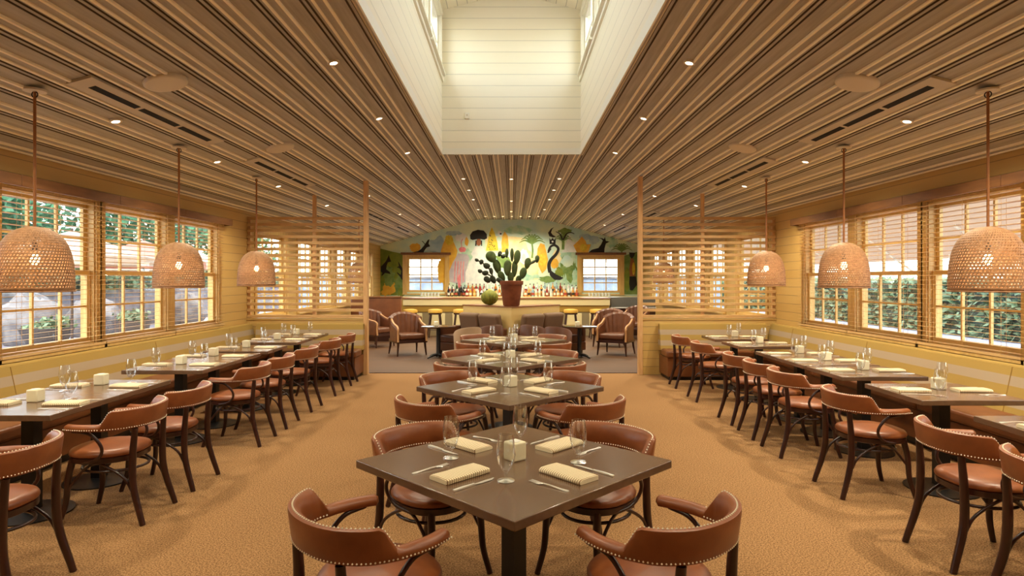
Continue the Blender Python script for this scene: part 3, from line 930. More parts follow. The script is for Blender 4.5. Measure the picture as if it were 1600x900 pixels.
def make_knife():
    o = empty('knife'); tag(o, 'x', 'knife')
    def ring(y, a, b, z, t): return [(a, y, z), (b, y, z), (b, y, z + t), (a, y, z + t)]
    MB().loft([ring(-.115, -.007, .007, .001, .006), ring(-.06, -.008, .008, .001, .007), ring(.0, -.005, .005, .001, .006)]).build('handle', M_steel, o, smooth=50)
    MB().loft([ring(.0, -.005, .006, .002, .002), ring(.03, -.005, .011, .002, .002), ring(.09, -.005, .011, .002, .002), ring(.115, -.005, .0, .002, .0015)]).build('blade', M_steel, o, smooth=50)
    return o
def make_candle():
    o = empty('votive_candle'); tag(o, 'x', 'candle')
    bevel(MB().box(-.04, .04, -.04, .04, 0, .088).build('holder', M_candle, o), .008, 3)
    MB().lathe([(.028, .0885), (.028, .090), (.01, .0895)], 16).build('wax', M_saucer, o)
    return o
protos = {'napkin': make_napkin(), 'fork': make_fork(), 'knife': make_knife(), 'candle': make_candle(), 'glass': glass0}
def put(kind, x, y, z, rz, label, group):
    o = protos[kind]
    if kind in used: o = copy_tree(o)
    used[kind] = 1
    return place(o, (x, y, z), rz, label, group)

TZ = .75
def table(name, label, cx, cy, hx, hy, rz, group, posts=1):
    root = empty(name, (cx, cy, 0), rz)
    tag(root, label, 'table', group)
    bevel(MB().box(-hx, hx, -hy, hy, TZ - .038, TZ).build('tabletop', M_top, root), .004)
    MB().box(-.042, .042, -.042, .042, .018, TZ - .05).build('pedestal', M_black, root)
    MB().box(-.16, .16, -.16, .16, TZ - .05, TZ - .038).build('mounting_plate', M_black, root)
    MB().lathe([(.25, 0), (.25, .010), (.10, .022), (.05, .03)], 32).build('base', M_black, root, smooth=60)
    return root

jr = random.Random(3)
def setting(cx, cy, ang, where, group_kind):
    """ang: degrees, direction from the diner's edge towards the table centre; radial coordinates"""
    d = Vector((math.cos(R(ang)), math.sin(R(ang)), 0)); l = Vector((-d.y, d.x, 0))
    rad, half = group_kind
    c = Vector((cx, cy, 0))
    def at(r, t): return c - d * r + l * t
    rz = R(ang - 90)
    j = lambda a: jr.uniform(-a, a)
    p = at(rad, .0); put('napkin', p.x, p.y, TZ, rz + j(.06), 'striped folded napkin ' + where, 'folded napkins on the tables')
    p = at(rad + .035, .165); put('fork', p.x, p.y, TZ, rz + j(.1), 'steel fork ' + where, 'forks on the tables')
    p = at(rad + .035, -.135); put('knife', p.x, p.y, TZ, rz + j(.08), 'steel knife ' + where, 'knives on the tables')
    p = at(rad - .095, -.19); put('glass', p.x, p.y, TZ, j(3), 'stemmed wine glass ' + where, 'wine glasses on the tables')

# ---- centre row
CT = [(0.012, 2.966), (-.01, 4.996), (-.015, 6.77), (.03, 8.83)]
DIST = [(.76, .62), (.71, .66), (.63, .65), (.64, .66)]
CA = 1.068 / 2
corner = {225: ('near left', 45), 315: ('near right', 135), 135: ('far left', -45), 45: ('far right', 225)}
tname = ['nearest diamond table', 'second diamond table', 'third diamond table', 'farthest diamond table']
for i, (x, y) in enumerate(CT):
    table('dining_table', 'square walnut table turned cornerwise in the centre row, %s from the camera' % ORD[i], x, y, CA, CA, PI / 4, 'diamond tables in the centre row')
    for a, (wh, face) in corner.items():
        r = DIST[i][0] if a in (225, 315) else DIST[i][1]
        chair(x + r * math.cos(R(a)), y + r * math.sin(R(a)), face + jr.uniform(-4, 4),
              'tan leather bentwood armchair with nailheads on the %s side of the %s' % (wh, tname[i]), 'armchairs at the centre tables')
        setting(x, y, face, 'at the %s place of the %s' % (wh, tname[i]), (.335, CA))
    put('candle', x + .005, y + .01, TZ, .7, 'square frosted candle in the middle of the %s' % tname[i], 'candles on the tables')

# ---- wall rows : (centre depth, length)
LT = [(4.118, .70), (4.792, .70), (5.975, .685), (6.635, .685), (7.465, .68), (8.47, .68), (9.22, .66)]
RT = [(3.43, .72), (4.595, .72), (5.6, .665), (6.27, .61), (6.86, .61), (7.98, .68), (8.87, .64)]
TW = .77
for s, rows in ((-1, LT), (1, RT)):
    xc = s * 3.31
    for i, (d, ln) in enumerate(rows):
        y = d * K
        tn = '%s table from the camera along the %s banquette' % (ORD[i], SIDE[s])
        table('dining_table', 'walnut two-seat table at the %s banquette, %s from the camera' % (SIDE[s], ORD[i]), xc, y, TW / 2, ln / 2, 0, 'two-seat tables at the %s banquette' % SIDE[s])
        fa = 180 if s < 0 else 0
        if s < 0:
            cy = [4.1, 4.73, 5.93, 6.6, 7.42, 8.42, 9.2][i] * K
        else:
            cy = [3.47, 4.57, 5.57, 6.17, 6.77, 8.0, 8.96][i] * K
        chair(s * 2.735, cy, fa + jr.uniform(-1.5, 1.5), 'tan leather bentwood armchair facing the %s banquette at the %s table from the camera' % (SIDE[s], ORD[i]), 'armchairs at the %s banquette tables' % SIDE[s])
        setting(xc, y, fa, 'at the chair side of the %s' % tn.replace(' from the camera', ''), (.235, TW / 2))
        setting(xc, y, fa + 180, 'at the bench side of the %s' % tn.replace(' from the camera', ''), (.235, TW / 2))
        put('candle', xc - s * (-.13 if s < 0 else .02) * 0 + s * .05, y + .1, TZ, .1 * jr.uniform(-1, 1), 'square frosted candle on the %s' % tn, 'candles on the tables')
chair(-2.735, 3.10 * K, 180, 'tan leather bentwood armchair cut off at the near end of the left banquette row', 'armchairs at the left banquette tables')
chair(2.735, 2.83 * K, 0, 'tan leather bentwood armchair cut off at the near end of the right banquette row', 'armchairs at the right banquette tables')

# ------------------------------------------------------------------ pendant lamps
def make_pendant():
    root = empty('pendant_lamp'); tag(root, 'x', 'lamp')
    # bell profile, origin at the bottom rim centre
    prof = [(.245, 0), (.247, .03), (.246, .08), (.243, .14), (.238, .20), (.228, .26), (.212, .32), (.186, .375), (.150, .42), (.105, .452), (.06, .468), (.018, .474)]
    P = crom([(r, z, 0) for r, z in prof], 4)
    # even stations by arc length
    cum = [0]
    for a, b in zip(P, P[1:]): cum.append(cum[-1] + (b - a).length)
    def at(u):
        u *= cum[-1]
        for k in range(len(cum) - 1):
            if u <= cum[k + 1] + 1e-9:
                f = (u - cum[k]) / max(cum[k + 1] - cum[k], 1e-9)
                return P[k] + (P[k + 1] - P[k]) * f
        return P[-1]
    NA, NV = 64, 26
    q = MB()
    cache = {}
    def V(u, a):
        p = at(u)
        return Vector((p.x * math.cos(a), p.x * math.sin(a), p.y))
    vid = {}
    def gid(i, j):
        key = (i % NA, j)
        if key not in vid:
            a = 2 * PI * (i + j * .42) / NA
            vid[key] = q.vert(V(j / NV, a))
        return vid[key]
    for j in range(NV):
        for i in range(NA):
            ids = [gid(i, j), gid(i + 1, j), gid(i + 1, j + 1), gid(i, j + 1)]
            top = j / NV
            hole = .54 if top < .60 else (.40 if top < .8 else (.25 if top < .9 else 0))
            if hole == 0 or j == 0:
                q.face(ids); continue
            c = sum((q.v[k] for k in ids), Vector()) / 4
            inn = [q.vert(c + (q.v[k] - c) * hole) for k in ids]
            for k in range(4):
                l = (k + 1) % 4
                q.face((ids[k], ids[l], inn[l], inn[k]))
    sh = q.build('shade', M_weave, root, smooth=60)
    md = sh.modifiers.new('solid', 'SOLIDIFY'); md.thickness = .006
    rim = [(.246 * math.cos(2 * PI * k / 40), .246 * math.sin(2 * PI * k / 40), .0) for k in range(41)]
    MB().tube(rim, .006, 6).build('rim', M_weave, root)
    MB().lathe([(.018, .30), (.018, .345), (.012, .36), (.010, .47)], 12).build('socket', M_black, root)
    MB().ball((0, 0, .235), .032, .032, .040, 14, 10).build('bulb', M_bulb, root)
    return root
def add_light(name, kind, parent, loc, energy, color, **kw):
    l = bpy.data.lights.new(name, kind)
    l.energy = energy; l.color = color
    for k, v in kw.items(): setattr(l, k, v)
    o = bpy.data.objects.new(name, l)
    COL.objects.link(o)
    o.location = loc
    if parent is not None: o.parent = parent
    return o
WARM = (1.0, .90, .67)
SPOT_E, PEND_E = 96.0, 7.0
pend0 = make_pendant(); pl0 = None
PEND = [(-1, 4.38, 'nearest'), (-1, 6.28, 'middle'), (-1, 8.19, 'farthest'), (1, 4.38, 'nearest'), (1, 6.28, 'middle'), (1, 8.19, 'farthest'), (-1, 13.7, 'lounge'), (1, 13.7, 'lounge')]
for i, (s, d, w) in enumerate(PEND):
    o = pend0 if i == 0 else copy_tree(pend0)
    x, y, z = s * 3.5, d * K, 1.525
    lb = ('woven rattan bell pendant lamp, %s of three over the %s banquette tables' % (w, SIDE[s])) if w != 'lounge' else 'woven rattan pendant lamp in the lounge behind the %s slatted screen' % SIDE[s]
    place(o, (x, y, z), i * .7, lb, 'rattan pendant lamps')
    top = cz(x) - z
    if i == 0:
        rope = MB().tube([(0, 0, .47 + (top - .50) * k / 20) for k in range(21)], .010, 8).build('rope', M_rope, o)
        MB().lathe([(.075, top - .028), (.075, top - .014), (.0, top - .012)], 24).build('ceiling_canopy', M_canopy, o)
        MB().tube([(.022 * math.cos(2 * PI * k / 16), 0, top - .05 + .022 * math.sin(2 * PI * k / 16)) for k in range(17)], .004, 6).build('hook', M_black, o)
        pl0 = add_light('bulb_light', 'POINT', o, (0, 0, .17), PEND_E, (1, .72, .40), shadow_soft_size=.03)

# ------------------------------------------------------------------ ceiling fixtures
def slope_rot(x):
    if abs(x) < SX: return (0, 0, 0)
    return (0, math.atan(SL) * (1 if x > 0 else -1), 0)
def make_down():
    root = empty('recessed_downlight'); tag(root, 'x', 'ceiling light')
    MB().lathe([(.034, -.018), (.052, -.018), (.055, -.014), (.055, .01), (.034, .01)], 28, cap=False).build('trim_ring', M_canopy, root)
    MB().lathe([(.034, -.016), (.02, -.0155), (.002, -.015)], 20).build('lens', M_lens, root)
    return root
down0 = make_down(); dn = [0]
def downlight(x, d, label, energy=None, group='recessed downlights in the ceiling'):
    o = down0 if dn[0] == 0 else copy_tree(down0)
    dn[0] += 1
    y = d * K
    o.location = (x, y, cz(x)); o.rotation_euler = slope_rot(x)
    o['label'] = label; o['group'] = group
    sp = add_light('downlight_beam', 'SPOT', None, (x, y, cz(x) - .05), SPOT_E if energy is None else energy, WARM,
                   spot_size=R(145), spot_blend=.9, shadow_soft_size=.035)
    return o
for s in (-1, 1):
    for k, d in enumerate((1.6, 3.43, 5.27, 7.09, 9.02)):
        downlight(s * 1.575, d, 'recessed downlight just %s of the skylight, %s from the camera' % (SIDE[s], ORD[k]))
    for k, d in enumerate((1.6, 3.43, 5.27, 7.09, 8.95)):
        downlight(s * 3.5, d, 'recessed downlight above the %s banquette tables, %s from the camera' % (SIDE[s], ORD[k]), SPOT_E * (2.0 if s > 0 else 1.3))
    downlight(s * 3.5, 11.3, 'recessed downlight just past the %s slatted screen' % SIDE[s])
    for k, d in enumerate((11.45, 14.7, 17.6)):
        downlight(s * 2.75, d, 'recessed downlight on the %s slope over the lounge, %s from the screen' % (SIDE[s], ORD[k]), SPOT_E * 2.0)
    for k, d in enumerate((12.05, 13.6, 15.2, 17.4)):
        downlight(s * .97, d, 'recessed downlight %s of the lounge ceiling centre line, %s from the skylight' % (SIDE[s], ORD[k]), SPOT_E * 1.9)
for k, d in enumerate((12.1, 15.5, 17.9)):
    downlight(0, d, 'recessed downlight on the lounge ceiling centre line, %s from the skylight' % ORD[k])
for k in range(7):
    downlight(-.84 + .285 * k, 19.3, 'small mural downlight, %s from the left in the row above the bar' % ORD[k], SPOT_E * .9, 'row of small downlights above the mural')

def vent(s, d0, d1, label):
    x = s * 3.2
    root = empty('slot_air_vent', (x, (d0 + d1) / 2 * K, cz(x)), rot=slope_rot(x))
    tag(root, label, 'vent', 'slot vents in the ceiling')
    h = (d1 - d0) / 2 * K
    bevel(MB().box(-.10, .10, -h - .14, h + .14, -.022, .0).build('frame', M_vent, root), .003)
    L_ = (2 * h - .10) / 3
    for k in range(3):
        a = -h + k * (L_ + .05)
        MB().box(-.028, .028, a, a + L_, -.0245, -.0215).build('slot', M_void, root, smooth=0)
for s in (-1, 1):
    for k, (a, b) in enumerate(((4.54, 6.31), (7.47, 9.31), (13.2, 14.9), (16.7, 18.6))):
        vent(s, a, b, 'linear air vent with three dark slots on the %s ceiling slope, %s from the camera' % (SIDE[s], ORD[k]))
    for k, d in enumerate((4.81, 7.2)):
        x = s * 2.79
        root = empty('ceiling_speaker', (x, d * K, cz(x)), rot=slope_rot(x))
        tag(root, 'round pale ceiling speaker on the %s slope, %s from the camera' % (SIDE[s], ORD[k]), 'speaker', 'round ceiling speakers')
        MB().lathe([(.135, -.030), (.155, -.028), (.165, -.018), (.165, .0), (.135, .0)], 36).build('rim', M_canopy, root, smooth=50)
        MB().lathe([(.135, -.026), (.07, -.029), (.004, -.030)], 36).build('grille', M_canopy, root, smooth=50)
root = empty('smoke_detector', (-.72, YS, 4.27))
tag(root, 'small white sensor box low on the white skylight end wall', 'sensor')
bevel(MB().box(-.035, .035, -.035, 0, -.05, .05).build('housing', M_wtrim, root), .008, 2)
MB().box(-.012, .012, -.038, -.034, -.01, .02).build('lens', M_canopy, root)

# ------------------------------------------------------------------ lounge: planter, cactus, sofas
PC = (0.0, 12.1 * K)
def planter():
    root = empty('planter_wall', (PC[0], PC[1], 0))
    tag(root, 'cream V-shaped planter wall with dark top behind the centre tables', 'planter')
    L_ = 1.5; t = .42
    for s in (-1, 1):
        a = Vector((0, 0, 0)); d = Vector((s, 1, 0)).normalized(); n = Vector((-s, 1, 0)).normalized()
        inner = Vector((0, t * 1.414, 0))
        p = [a, a + d * L_, a + d * L_ + n * t, inner]
        MB().loft([[(v.x, v.y, 0) for v in p], [(v.x, v.y, 1.03) for v in p]]).build('side_panel', M_planter, root, smooth=0)
        e = .012
        p2 = [Vector((0, -e * 1.4, 0)), a + d * (L_ + e) - n * e, a + d * (L_ + e) + n * (t + e), inner + Vector((0, e, 0))]
        MB().loft([[(v.x, v.y, 1.03) for v in p2], [(v.x, v.y, 1.055) for v in p2]]).build('top_board', M_bartop, root, smooth=0)
planter()
root = empty('potted_cactus', (0.0, PC[1] + .27, 1.055))
tag(root, 'tall prickly pear cactus in a large terracotta pot on the planter corner', 'plant')
MB().lathe([(.15, 0), (.17, .02), (.225, .44), (.245, .445), (.25, .52), (.235, .525), (.215, .50), (.205, .47), (.01, .47)], 36).build('pot', M_terra, root, smooth=50)
MB().lathe([(.206, .472), (.1, .482), (.005, .485)], 24).build('soil', mat('soil', (60, 44, 32), .95), root)
def pad(px, py, w, h, tilt, m, yaw=0, dy=0.0):
    """prickly pear pad, in centimetre-ish units measured from the pot's rim centre"""
    x = (px - 798) * .0134; z = .52 + (439 - py) * .0134
    q = MB()
    q.M = Matrix.Translation((x, dy, z)) @ Matrix.Rotation(R(yaw), 4, 'Z') @ Matrix.Rotation(R(tilt), 4, 'Y')
    rings = []
    H, W = h * .0134 / 2 * 1.02, w * .0134 / 2 * .92
    for i in range(11):
        ph = -PI / 2 + PI * i / 10
        c = max(math.cos(ph), .06)
        z_ = H * math.sin(ph)
        wq = W * c * (1.0 + .18 * math.sin(ph))
        rings.append([(wq * math.cos(2 * PI * k / 14), max(.022, W * .22) * c * math.sin(2 * PI * k / 14), z_) for k in range(14)])
    q.loft(rings)
    q.build('cactus_pad', m, root, smooth=70)
G, Dk = M_cactus, M_cactusd
for a in [(797, 434, 11, 17, 0, G, 10, .02), (792, 419, 14, 24, 2, G, -20, -.03), (803, 420, 11, 26, 4, G, 25, .05), (776, 417, 13, 23, -16, G, 10, .02), (783, 432, 11, 17, -26, G, 0, .0),
          (767, 402, 17, 19, -34, G, 15, -.03), (791, 396, 7, 15, 2, G, 40, .03), (799, 399, 7, 21, 0, G, -30, -.05), (807, 402, 12, 22, 8, G, 20, .05),
          (816, 427, 12, 18, 14, G, -10, -.04), (809, 437, 10, 13, 16, G, 15, .0), (823, 412, 11, 18, 12, G, 10, -.02), (831, 410, 5, 12, 60, G, 0, .02), (838, 405, 8, 12, 6, G, 15, .04),
          (770, 437, 10, 13, -30, Dk, 10, -.08), (761, 437, 10, 12, -50, Dk, -10, -.1), (781, 439, 8, 14, -55, Dk, 0, -.06), (767, 424, 7, 11, -12, Dk, 20, -.08), (758, 427, 11, 8, -10, Dk, 0, -.1), (750, 424, 8, 6, 20, Dk, 0, -.11),
          (760, 416, 12, 9, 18, Dk, 10, -.1), (752, 410, 7, 8, 20, Dk, 0, -.11), (745, 407, 7, 5, 24, Dk, 0, -.12), (780, 397, 7, 9, 20, Dk, 0, .03), (785, 401, 7, 7, 60, Dk, 0, .04)]:
    pad(*a)
q = MB()
for ch in ([(785, 440), (770, 437), (761, 437)], [(768, 432), (758, 427), (750, 424)], [(770, 436), (767, 424), (760, 416), (752, 410), (745, 407)], [(824, 416), (831, 410), (838, 406)], [(791, 400), (785, 401), (780, 397)]):
    q.tube([((px - 798) * .0134, -.09 if px < 780 else -.01, .52 + (439 - py) * .0134) for px, py in ch], .014, 8)
q.build('pad_joints', M_cactusd, bpy.data.objects['potted_cactus'], smooth=60)
root = empty('barrel_cactus', (-.47, PC[1] + .47 + .30, 1.055))
tag(root, 'round yellow-green barrel cactus resting on the planter wall', 'plant')
q = MB()
rings = []
for i in range(13):
    ph = -PI / 2 + PI * i / 12
    c = max(math.cos(ph), .05)
    rings.append([((.175 + .012 * (k % 2)) * c * math.cos(2 * PI * k / 44), (.175 + .012 * (k % 2)) * c * math.sin(2 * PI * k / 44), .165 + .165 * math.sin(ph)) for k in range(44)])
q.loft(rings).build('ribbed_body', M_ballc, root, smooth=20)
MB().lathe([(.05, .322), (.03, .345), (.004, .350)], 14).build('crown_tuft', mat('cactus_tuft', (190, 170, 90), .9), root)

def sofa(s):
    # in front of each planter face, back towards the wall
    d = Vector((s, 1, 0)).normalized(); n = Vector((s, -1, 0)).normalized()
    c = Vector((PC[0], PC[1], 0)) + d * .77 + n * .40
    root = empty('sofa', (c.x, c.y, 0), math.atan2(n.y, n.x) + PI / 2)     # local -Y = front... front is +n
    tag(root, 'brown two-seat sofa against the %s face of the planter wall' % SIDE[s], 'sofa')
    root.rotation_euler = (0, 0, math.atan2(n.y, n.x) - PI / 2)            # local +Y = n
    w = .70
    bevel(MB().box(-w, w, -.36, .36, .12, .30).build('base', M_tub, root), .02)
    for k in (-1, 1):
        bevel(MB().box(min(k * .01, k * (w - .1)), max(k * .01, k * (w - .1)), -.2, .37, .30, .45).build('seat_cushion', M_tub, root), .04, 3)
        q = MB(); q.M = Matrix.Translation((k * .31, -.26, .66)) @ Matrix.Rotation(R(-12), 4, 'X')
        q.box(-.30, .30, -.08, .08, -.22, .24)
        bevel(q.build('back_cushion', M_sofa, root), .06, 4)
        bevel(MB().box(min(k * (w - .1), k * w), max(k * (w - .1), k * w), -.36, .36, .30, .62).build('arm', M_tub, root), .03, 3)
        for yy in (-.30, .30):
            MB().lathe([(.018, 0), (.026, .12)], 12, c=(k * .62, yy, 0)).build('leg', M_dwood, root)
for s in (-1, 1): sofa(s)

def make_armchair():
    """channel-back lounge chair, front = +Y"""
    root = empty('lounge_armchair'); tag(root, 'x', 'armchair')
    # wrapped channel back
    q = MB()
    n = 50
    rings = []
    for i in range(n + 1):
        a = R(205 + 130 * i / n)
        f = abs(math.sin(PI * 7 * i / n)) ** .6
        ri = .30 - .028 * f
        ro = .36
        h = .90 - .10 * abs(2 * i / n - 1) ** 2
        c, s_ = math.cos(a), math.sin(a) * .95
        def pt(r, z, lean): return (c * (r + lean), s_ * (r + lean) + .02, z)
        rings.append([pt(ri, .44, -.02), pt(ro, .30, 0), pt(ro, h - .03, .06), pt((ri + ro) / 2, h, .06), pt(ri, h - .04, .05)])
    q.loft(rings).build('backrest', M_loungel, root, smooth=30)
    for k in (-1, 1):
        q = MB()
        xa, xb = k * .275, k * .345
        q.loft([[(xa, y0, .30), (xb, y0, .30), (xb, y0, z), (xa, y0, z)] for y0, z in ((-.14, .74), (.02, .66), (.12, .63), (.26, .60), (.31, .56))])
        bevel(q.build('arm', M_loungel, root, smooth=30), .012)
        pts = crom([(k * .312, -.16, .765), (k * .312, .02, .675), (k * .312, .14, .645), (k * .312, .27, .615), (k * .312, .325, .56), (k * .312, .315, .44), (k * .312, .33, .30)], 6)
        MB().tube(pts, .022, 8).build('arm_rail', M_loungew, root, smooth=60)
        for yy, dy in ((-.24, -.07), (.28, .02)):
            MB().tube([(k * .29, yy, .30), (k * .30, yy + dy * .3, .16), (k * .315, yy + dy, 0)], [.026, .022, .015], 10).build('leg', M_dwood, root, smooth=60)
    bevel(MB().box(-.275, .275, -.22, .33, .335, .46).build('seat', M_loungel, root), .04, 3)
    MB().box(-.33, .33, -.27, .325, .27, .335).build('seat_frame', M_dwood, root)
    return root
ac0 = make_armchair()
AC = [(-2.23, 12.8, -62, 'brown channel-back lounge armchair with pale arms left of the left pedestal table'), (2.25, 12.8, 242, 'brown channel-back lounge armchair right of the right pedestal table'),
      (-3.25, 14.3, -30, 'brown lounge armchair half hidden behind the left screen post'), (3.35, 16.2, 230, 'brown lounge armchair at the far right of the lounge near the grey counter'),
      (2.35, 14.4, 250, 'brown lounge armchair behind the right pedestal table')]
for i, (x, d, f, lb) in enumerate(AC):
    o = ac0 if i == 0 else copy_tree(ac0)
    place(o, (x, d * K, 0), R(f - 90), lb, 'channel-back lounge armchairs')
def make_tub(m):
    root = empty('tub_chair'); tag(root, 'x', 'chair')
    q = MB(); rings = []
    for i in range(37):
        a = R(170 + 200 * i / 36)
        t = abs(i / 18 - 1)
        h = .76 - .10 * t ** 2
        c, s_ = math.cos(a), math.sin(a)
        rings.append([(c * .24, s_ * .24, .30), (c * .30, s_ * .30, .24), (c * .325, s_ * .325, h - .03), (c * .30, s_ * .30, h), (c * .265, s_ * .265, h - .02)])
    q.loft(rings).build('backrest', m, root, smooth=50)
    MB().lathe([(.20, .24), (.25, .27), (.255, .40), (.22, .45), (.02, .46)], 28).build('seat', m, root, smooth=50)
    for sx in (-1, 1):
        for sy in (-1, 1):
            MB().tube([(sx * .17, sy * .17, .26), (sx * .20, sy * .20, 0)], [.02, .013], 8).build('leg', M_dwood, root, smooth=60)
    return root
for m, lst in ((M_tubp, [(-.80, 10.85, 118, 'beige tub chair seen from behind, left beyond the farthest diamond table')]),
               (M_tub, [(.86, 10.95, 62, 'brown tub chair seen from behind, right beyond the farthest diamond table'), (-.41, 11.36, 118, 'dark brown tub chair in front of the left planter sofa'), (.42, 11.36, 62, 'dark brown tub chair in front of the right planter sofa')])):
    t0 = make_tub(m)
    for i, (x, d, f, lb) in enumerate(lst):
        o = t0 if i == 0 else copy_tree(t0)
        place(o, (x, d * K, 0), R(f - 90), lb, 'tub chairs around the lounge tables')
        o.scale = (.8, .8, 1)
def lounge_table(x, d, label):
    root = empty('pedestal_table', (x, d * K, 0)); tag(root, label, 'table', 'round pedestal tables in the lounge')
    MB().lathe([(.34, .625), (.36, .63), (.36, .648), (.34, .652), (.01, .652)], 40).build('tabletop', mat('lounge_top', (70, 48, 36), .12), root, smooth=40)
    MB().lathe([(.06, .02), (.045, .05), (.042, .60), (.10, .625)], 18).build('pedestal', M_black, root, smooth=50)
    for k in range(4):
        a = PI / 4 + k * PI / 2
        MB().tube([(.03 * math.cos(a), .03 * math.sin(a), .07), (.16 * math.cos(a), .16 * math.sin(a), .05), (.27 * math.cos(a), .27 * math.sin(a), .012)], [.026, .022, .014], 8).build('foot', M_black, root, smooth=60)
lounge_table(-1.50, 12.25, 'dark round pedestal table with candle in front of the left lounge armchair')
lounge_table(1.40, 12.25, 'dark round pedestal table with candle in front of the right lounge armchair')
put('candle', -1.55, 12.3 * K, .652, .3, 'square frosted candle on the left lounge pedestal table', 'candles on the tables')
put('candle', 1.36, 12.3 * K, .652, .2, 'square frosted candle on the right lounge pedestal table', 'candles on the tables')

# leather booth at the left
root = empty('leather_booth', (-3.45, 15.9 * K, 0)); tag(root, 'brown leather high-backed booth left of the bar', 'booth')
bevel(MB().box(-.85, .50, .05, .22, .0, 1.12).build('backrest', M_leatherd, root), .03, 3)
bevel(MB().box(-.85, .50, -.50, .05, .30, .46).build('seat', M_leatherd, root), .03, 3)
MB().box(-.85, .48, -.46, .05, 0, .30).build('base', M_dwood, root)
MB().box(-.85, .52, .03, .24, 1.12, 1.15).build('top_cap', M_bartop, root)

# ------------------------------------------------------------------ bar
YBAR = 17.0 * K
root = empty('bar_counter', (0, YBAR, 0)); tag(root, 'long cream and olive bar counter in front of the mural', 'bar')
bx0, bx1 = -3.06, 2.78
MB().box(bx0, bx1, 0, .60, .0, .80).build('front_panel', M_taupep, root, smooth=0)
MB().box(bx0, bx1, -.02, .60, .68, .865).build('olive_rail', M_olivep, root, smooth=0)
bevel(MB().box(bx0 - .02, bx1 + .02, -.06, .62, .865, 1.045).build('fascia', M_cream, root), .004)
bevel(MB().box(bx0 - .04, bx1 + .04, -.09, .64, 1.045, 1.075).build('countertop', M_bartop, root), .006)
for k in range(9):
    x = bx0 + .3 + k * .65
    bevel(MB().box(x - .22, x + .22, -.025, 0, .28, .64).build('front_inset', M_cream, root), .01)
def make_stool():
    root = empty('bar_stool'); tag(root, 'x', 'stool')
    MB().lathe([(.15, .69), (.19, .70), (.20, .74), (.185, .785), (.10, .80), (.01, .802)], 28).build('seat', M_yellow, root, smooth=60)
    MB().lathe([(.17, .655), (.18, .66), (.18, .688), (.15, .69)], 24).build('seat_frame', M_dwood, root)
    for sx in (-1, 1):
        for sy in (-1, 1):
            MB().tube([(sx * .12, sy * .12, .66), (sx * .19, sy * .19, 0)], [.02, .015], 8).build('leg', M_dwood, root, smooth=60)
    MB().tube([(.225 * math.cos(2 * PI * k / 28), .225 * math.sin(2 * PI * k / 28), .25) for k in range(29)], .009, 6).build('footring', M_dwood, root, smooth=60)
    return root
st0 = make_stool()
for i, px in enumerate((641, 680, 719, 892, 933)):
    o = st0 if i == 0 else copy_tree(st0)
    place(o, ((px - 799) * 16.2 / 932, 16.2 * K, 0), 0, 'yellow-topped dark wood bar stool, %s from the left along the bar' % ORD[i], 'bar stools')
# back counter with a riser
root = empty('back_bar', (0, YB - .45, 0)); tag(root, 'low back counter with stepped bottle shelf under the mural', 'counter')
MB().box(-3.75, 4.2, -.15, .42, 0, 1.0).build('cabinet', M_olivep, root, smooth=0)
bevel(MB().box(-3.8, 4.25, -.18, .425, 1.0, 1.03).build('countertop', M_cream, root), .004)
bevel(MB().box(-2.2, 2.28, .17, .40, 1.031, 1.155).build('riser', M_bartop, root), .004)
def bottle_mesh(kind):
    prof = {'wine': [(.038, 0), (.040, .01), (.040, .19), (.034, .22), (.015, .25), (.0145, .31), (.017, .312), (.017, .33), (.005, .332)],
            'spirit': [(.044, 0), (.046, .01), (.046, .17), (.040, .20), (.016, .225), (.0155, .27), (.02, .272), (.02, .30), (.005, .302)],
            'squat': [(.052, 0), (.054, .01), (.052, .13), (.035, .17), (.016, .19), (.0155, .225), (.021, .227), (.021, .26), (.005, .262)]}[kind]
    return prof
BCOL = {'amber': (176, 104, 40), 'clear': (214, 214, 204), 'green': (48, 70, 36), 'dark': (30, 22, 18), 'red': (140, 40, 28), 'blue': (130, 160, 170), 'honey': (206, 150, 70)}
bm_ = {k: mat('bottle_' + k, v, .12, spec=.7) for k, v in BCOL.items()}
lm_ = {'white': mat('bottle_label_white', (236, 228, 206), .6), 'cream': mat('bottle_label_cream', (222, 190, 130), .6), 'black': mat('bottle_label_black', (40, 34, 30), .6), 'red': mat('bottle_label_red', (170, 60, 44), .6)}
bp = {}
br = random.Random(11)
def bottle(x, y, z, kind, colr, lab, label, group):
    key = (kind, colr, lab)
    if key not in bp:
        root = empty('liquor_bottle'); tag(root, 'x', 'bottle')
        pr = bottle_mesh(kind)
        MB().lathe(pr[:-3], 14).build('glass_body', bm_[colr], root, smooth=40)
        MB().lathe(pr[-3:] , 12).build('cap', lm_['black' if lab != 'black' else 'red'], root)
        r = pr[2][0]
        MB().lathe([(r * .99, .05), (r + .0015, .052), (r + .0015, .125), (r * .99, .127)], 16).build('paper_label', lm_[lab], root, smooth=30)
        bp[key] = root; o = root
    else:
        o = copy_tree(bp[key])
    place(o, (x, y, z), br.uniform(-1, 1), label, group)
for row, (yy, zz, nm, n) in enumerate(((YB - .45 + .285, 1.155, 'upper', 34), (YB - .45 + .0, 1.03, 'lower', 36))):
    for k in range(n):
        x = -2.10 + 4.28 * k / (n - 1) + br.uniform(-.012, .012)
        dark = x < -1.55
        colr = br.choice(['dark', 'dark', 'green', 'clear']) if dark else br.choice(['amber', 'clear', 'honey', 'clear', 'red', 'amber', 'blue', 'green', 'honey', 'clear'])
        bottle(x, yy, zz, br.choice(['wine', 'spirit', 'squat']), colr, br.choice(['white', 'white', 'cream', 'black', 'red']),
               '%s bottle, %s from the left in the %s row behind the bar' % (colr if colr != 'clear' else 'clear glass', ORD[k], nm), 'bottles in the %s row behind the bar' % nm)
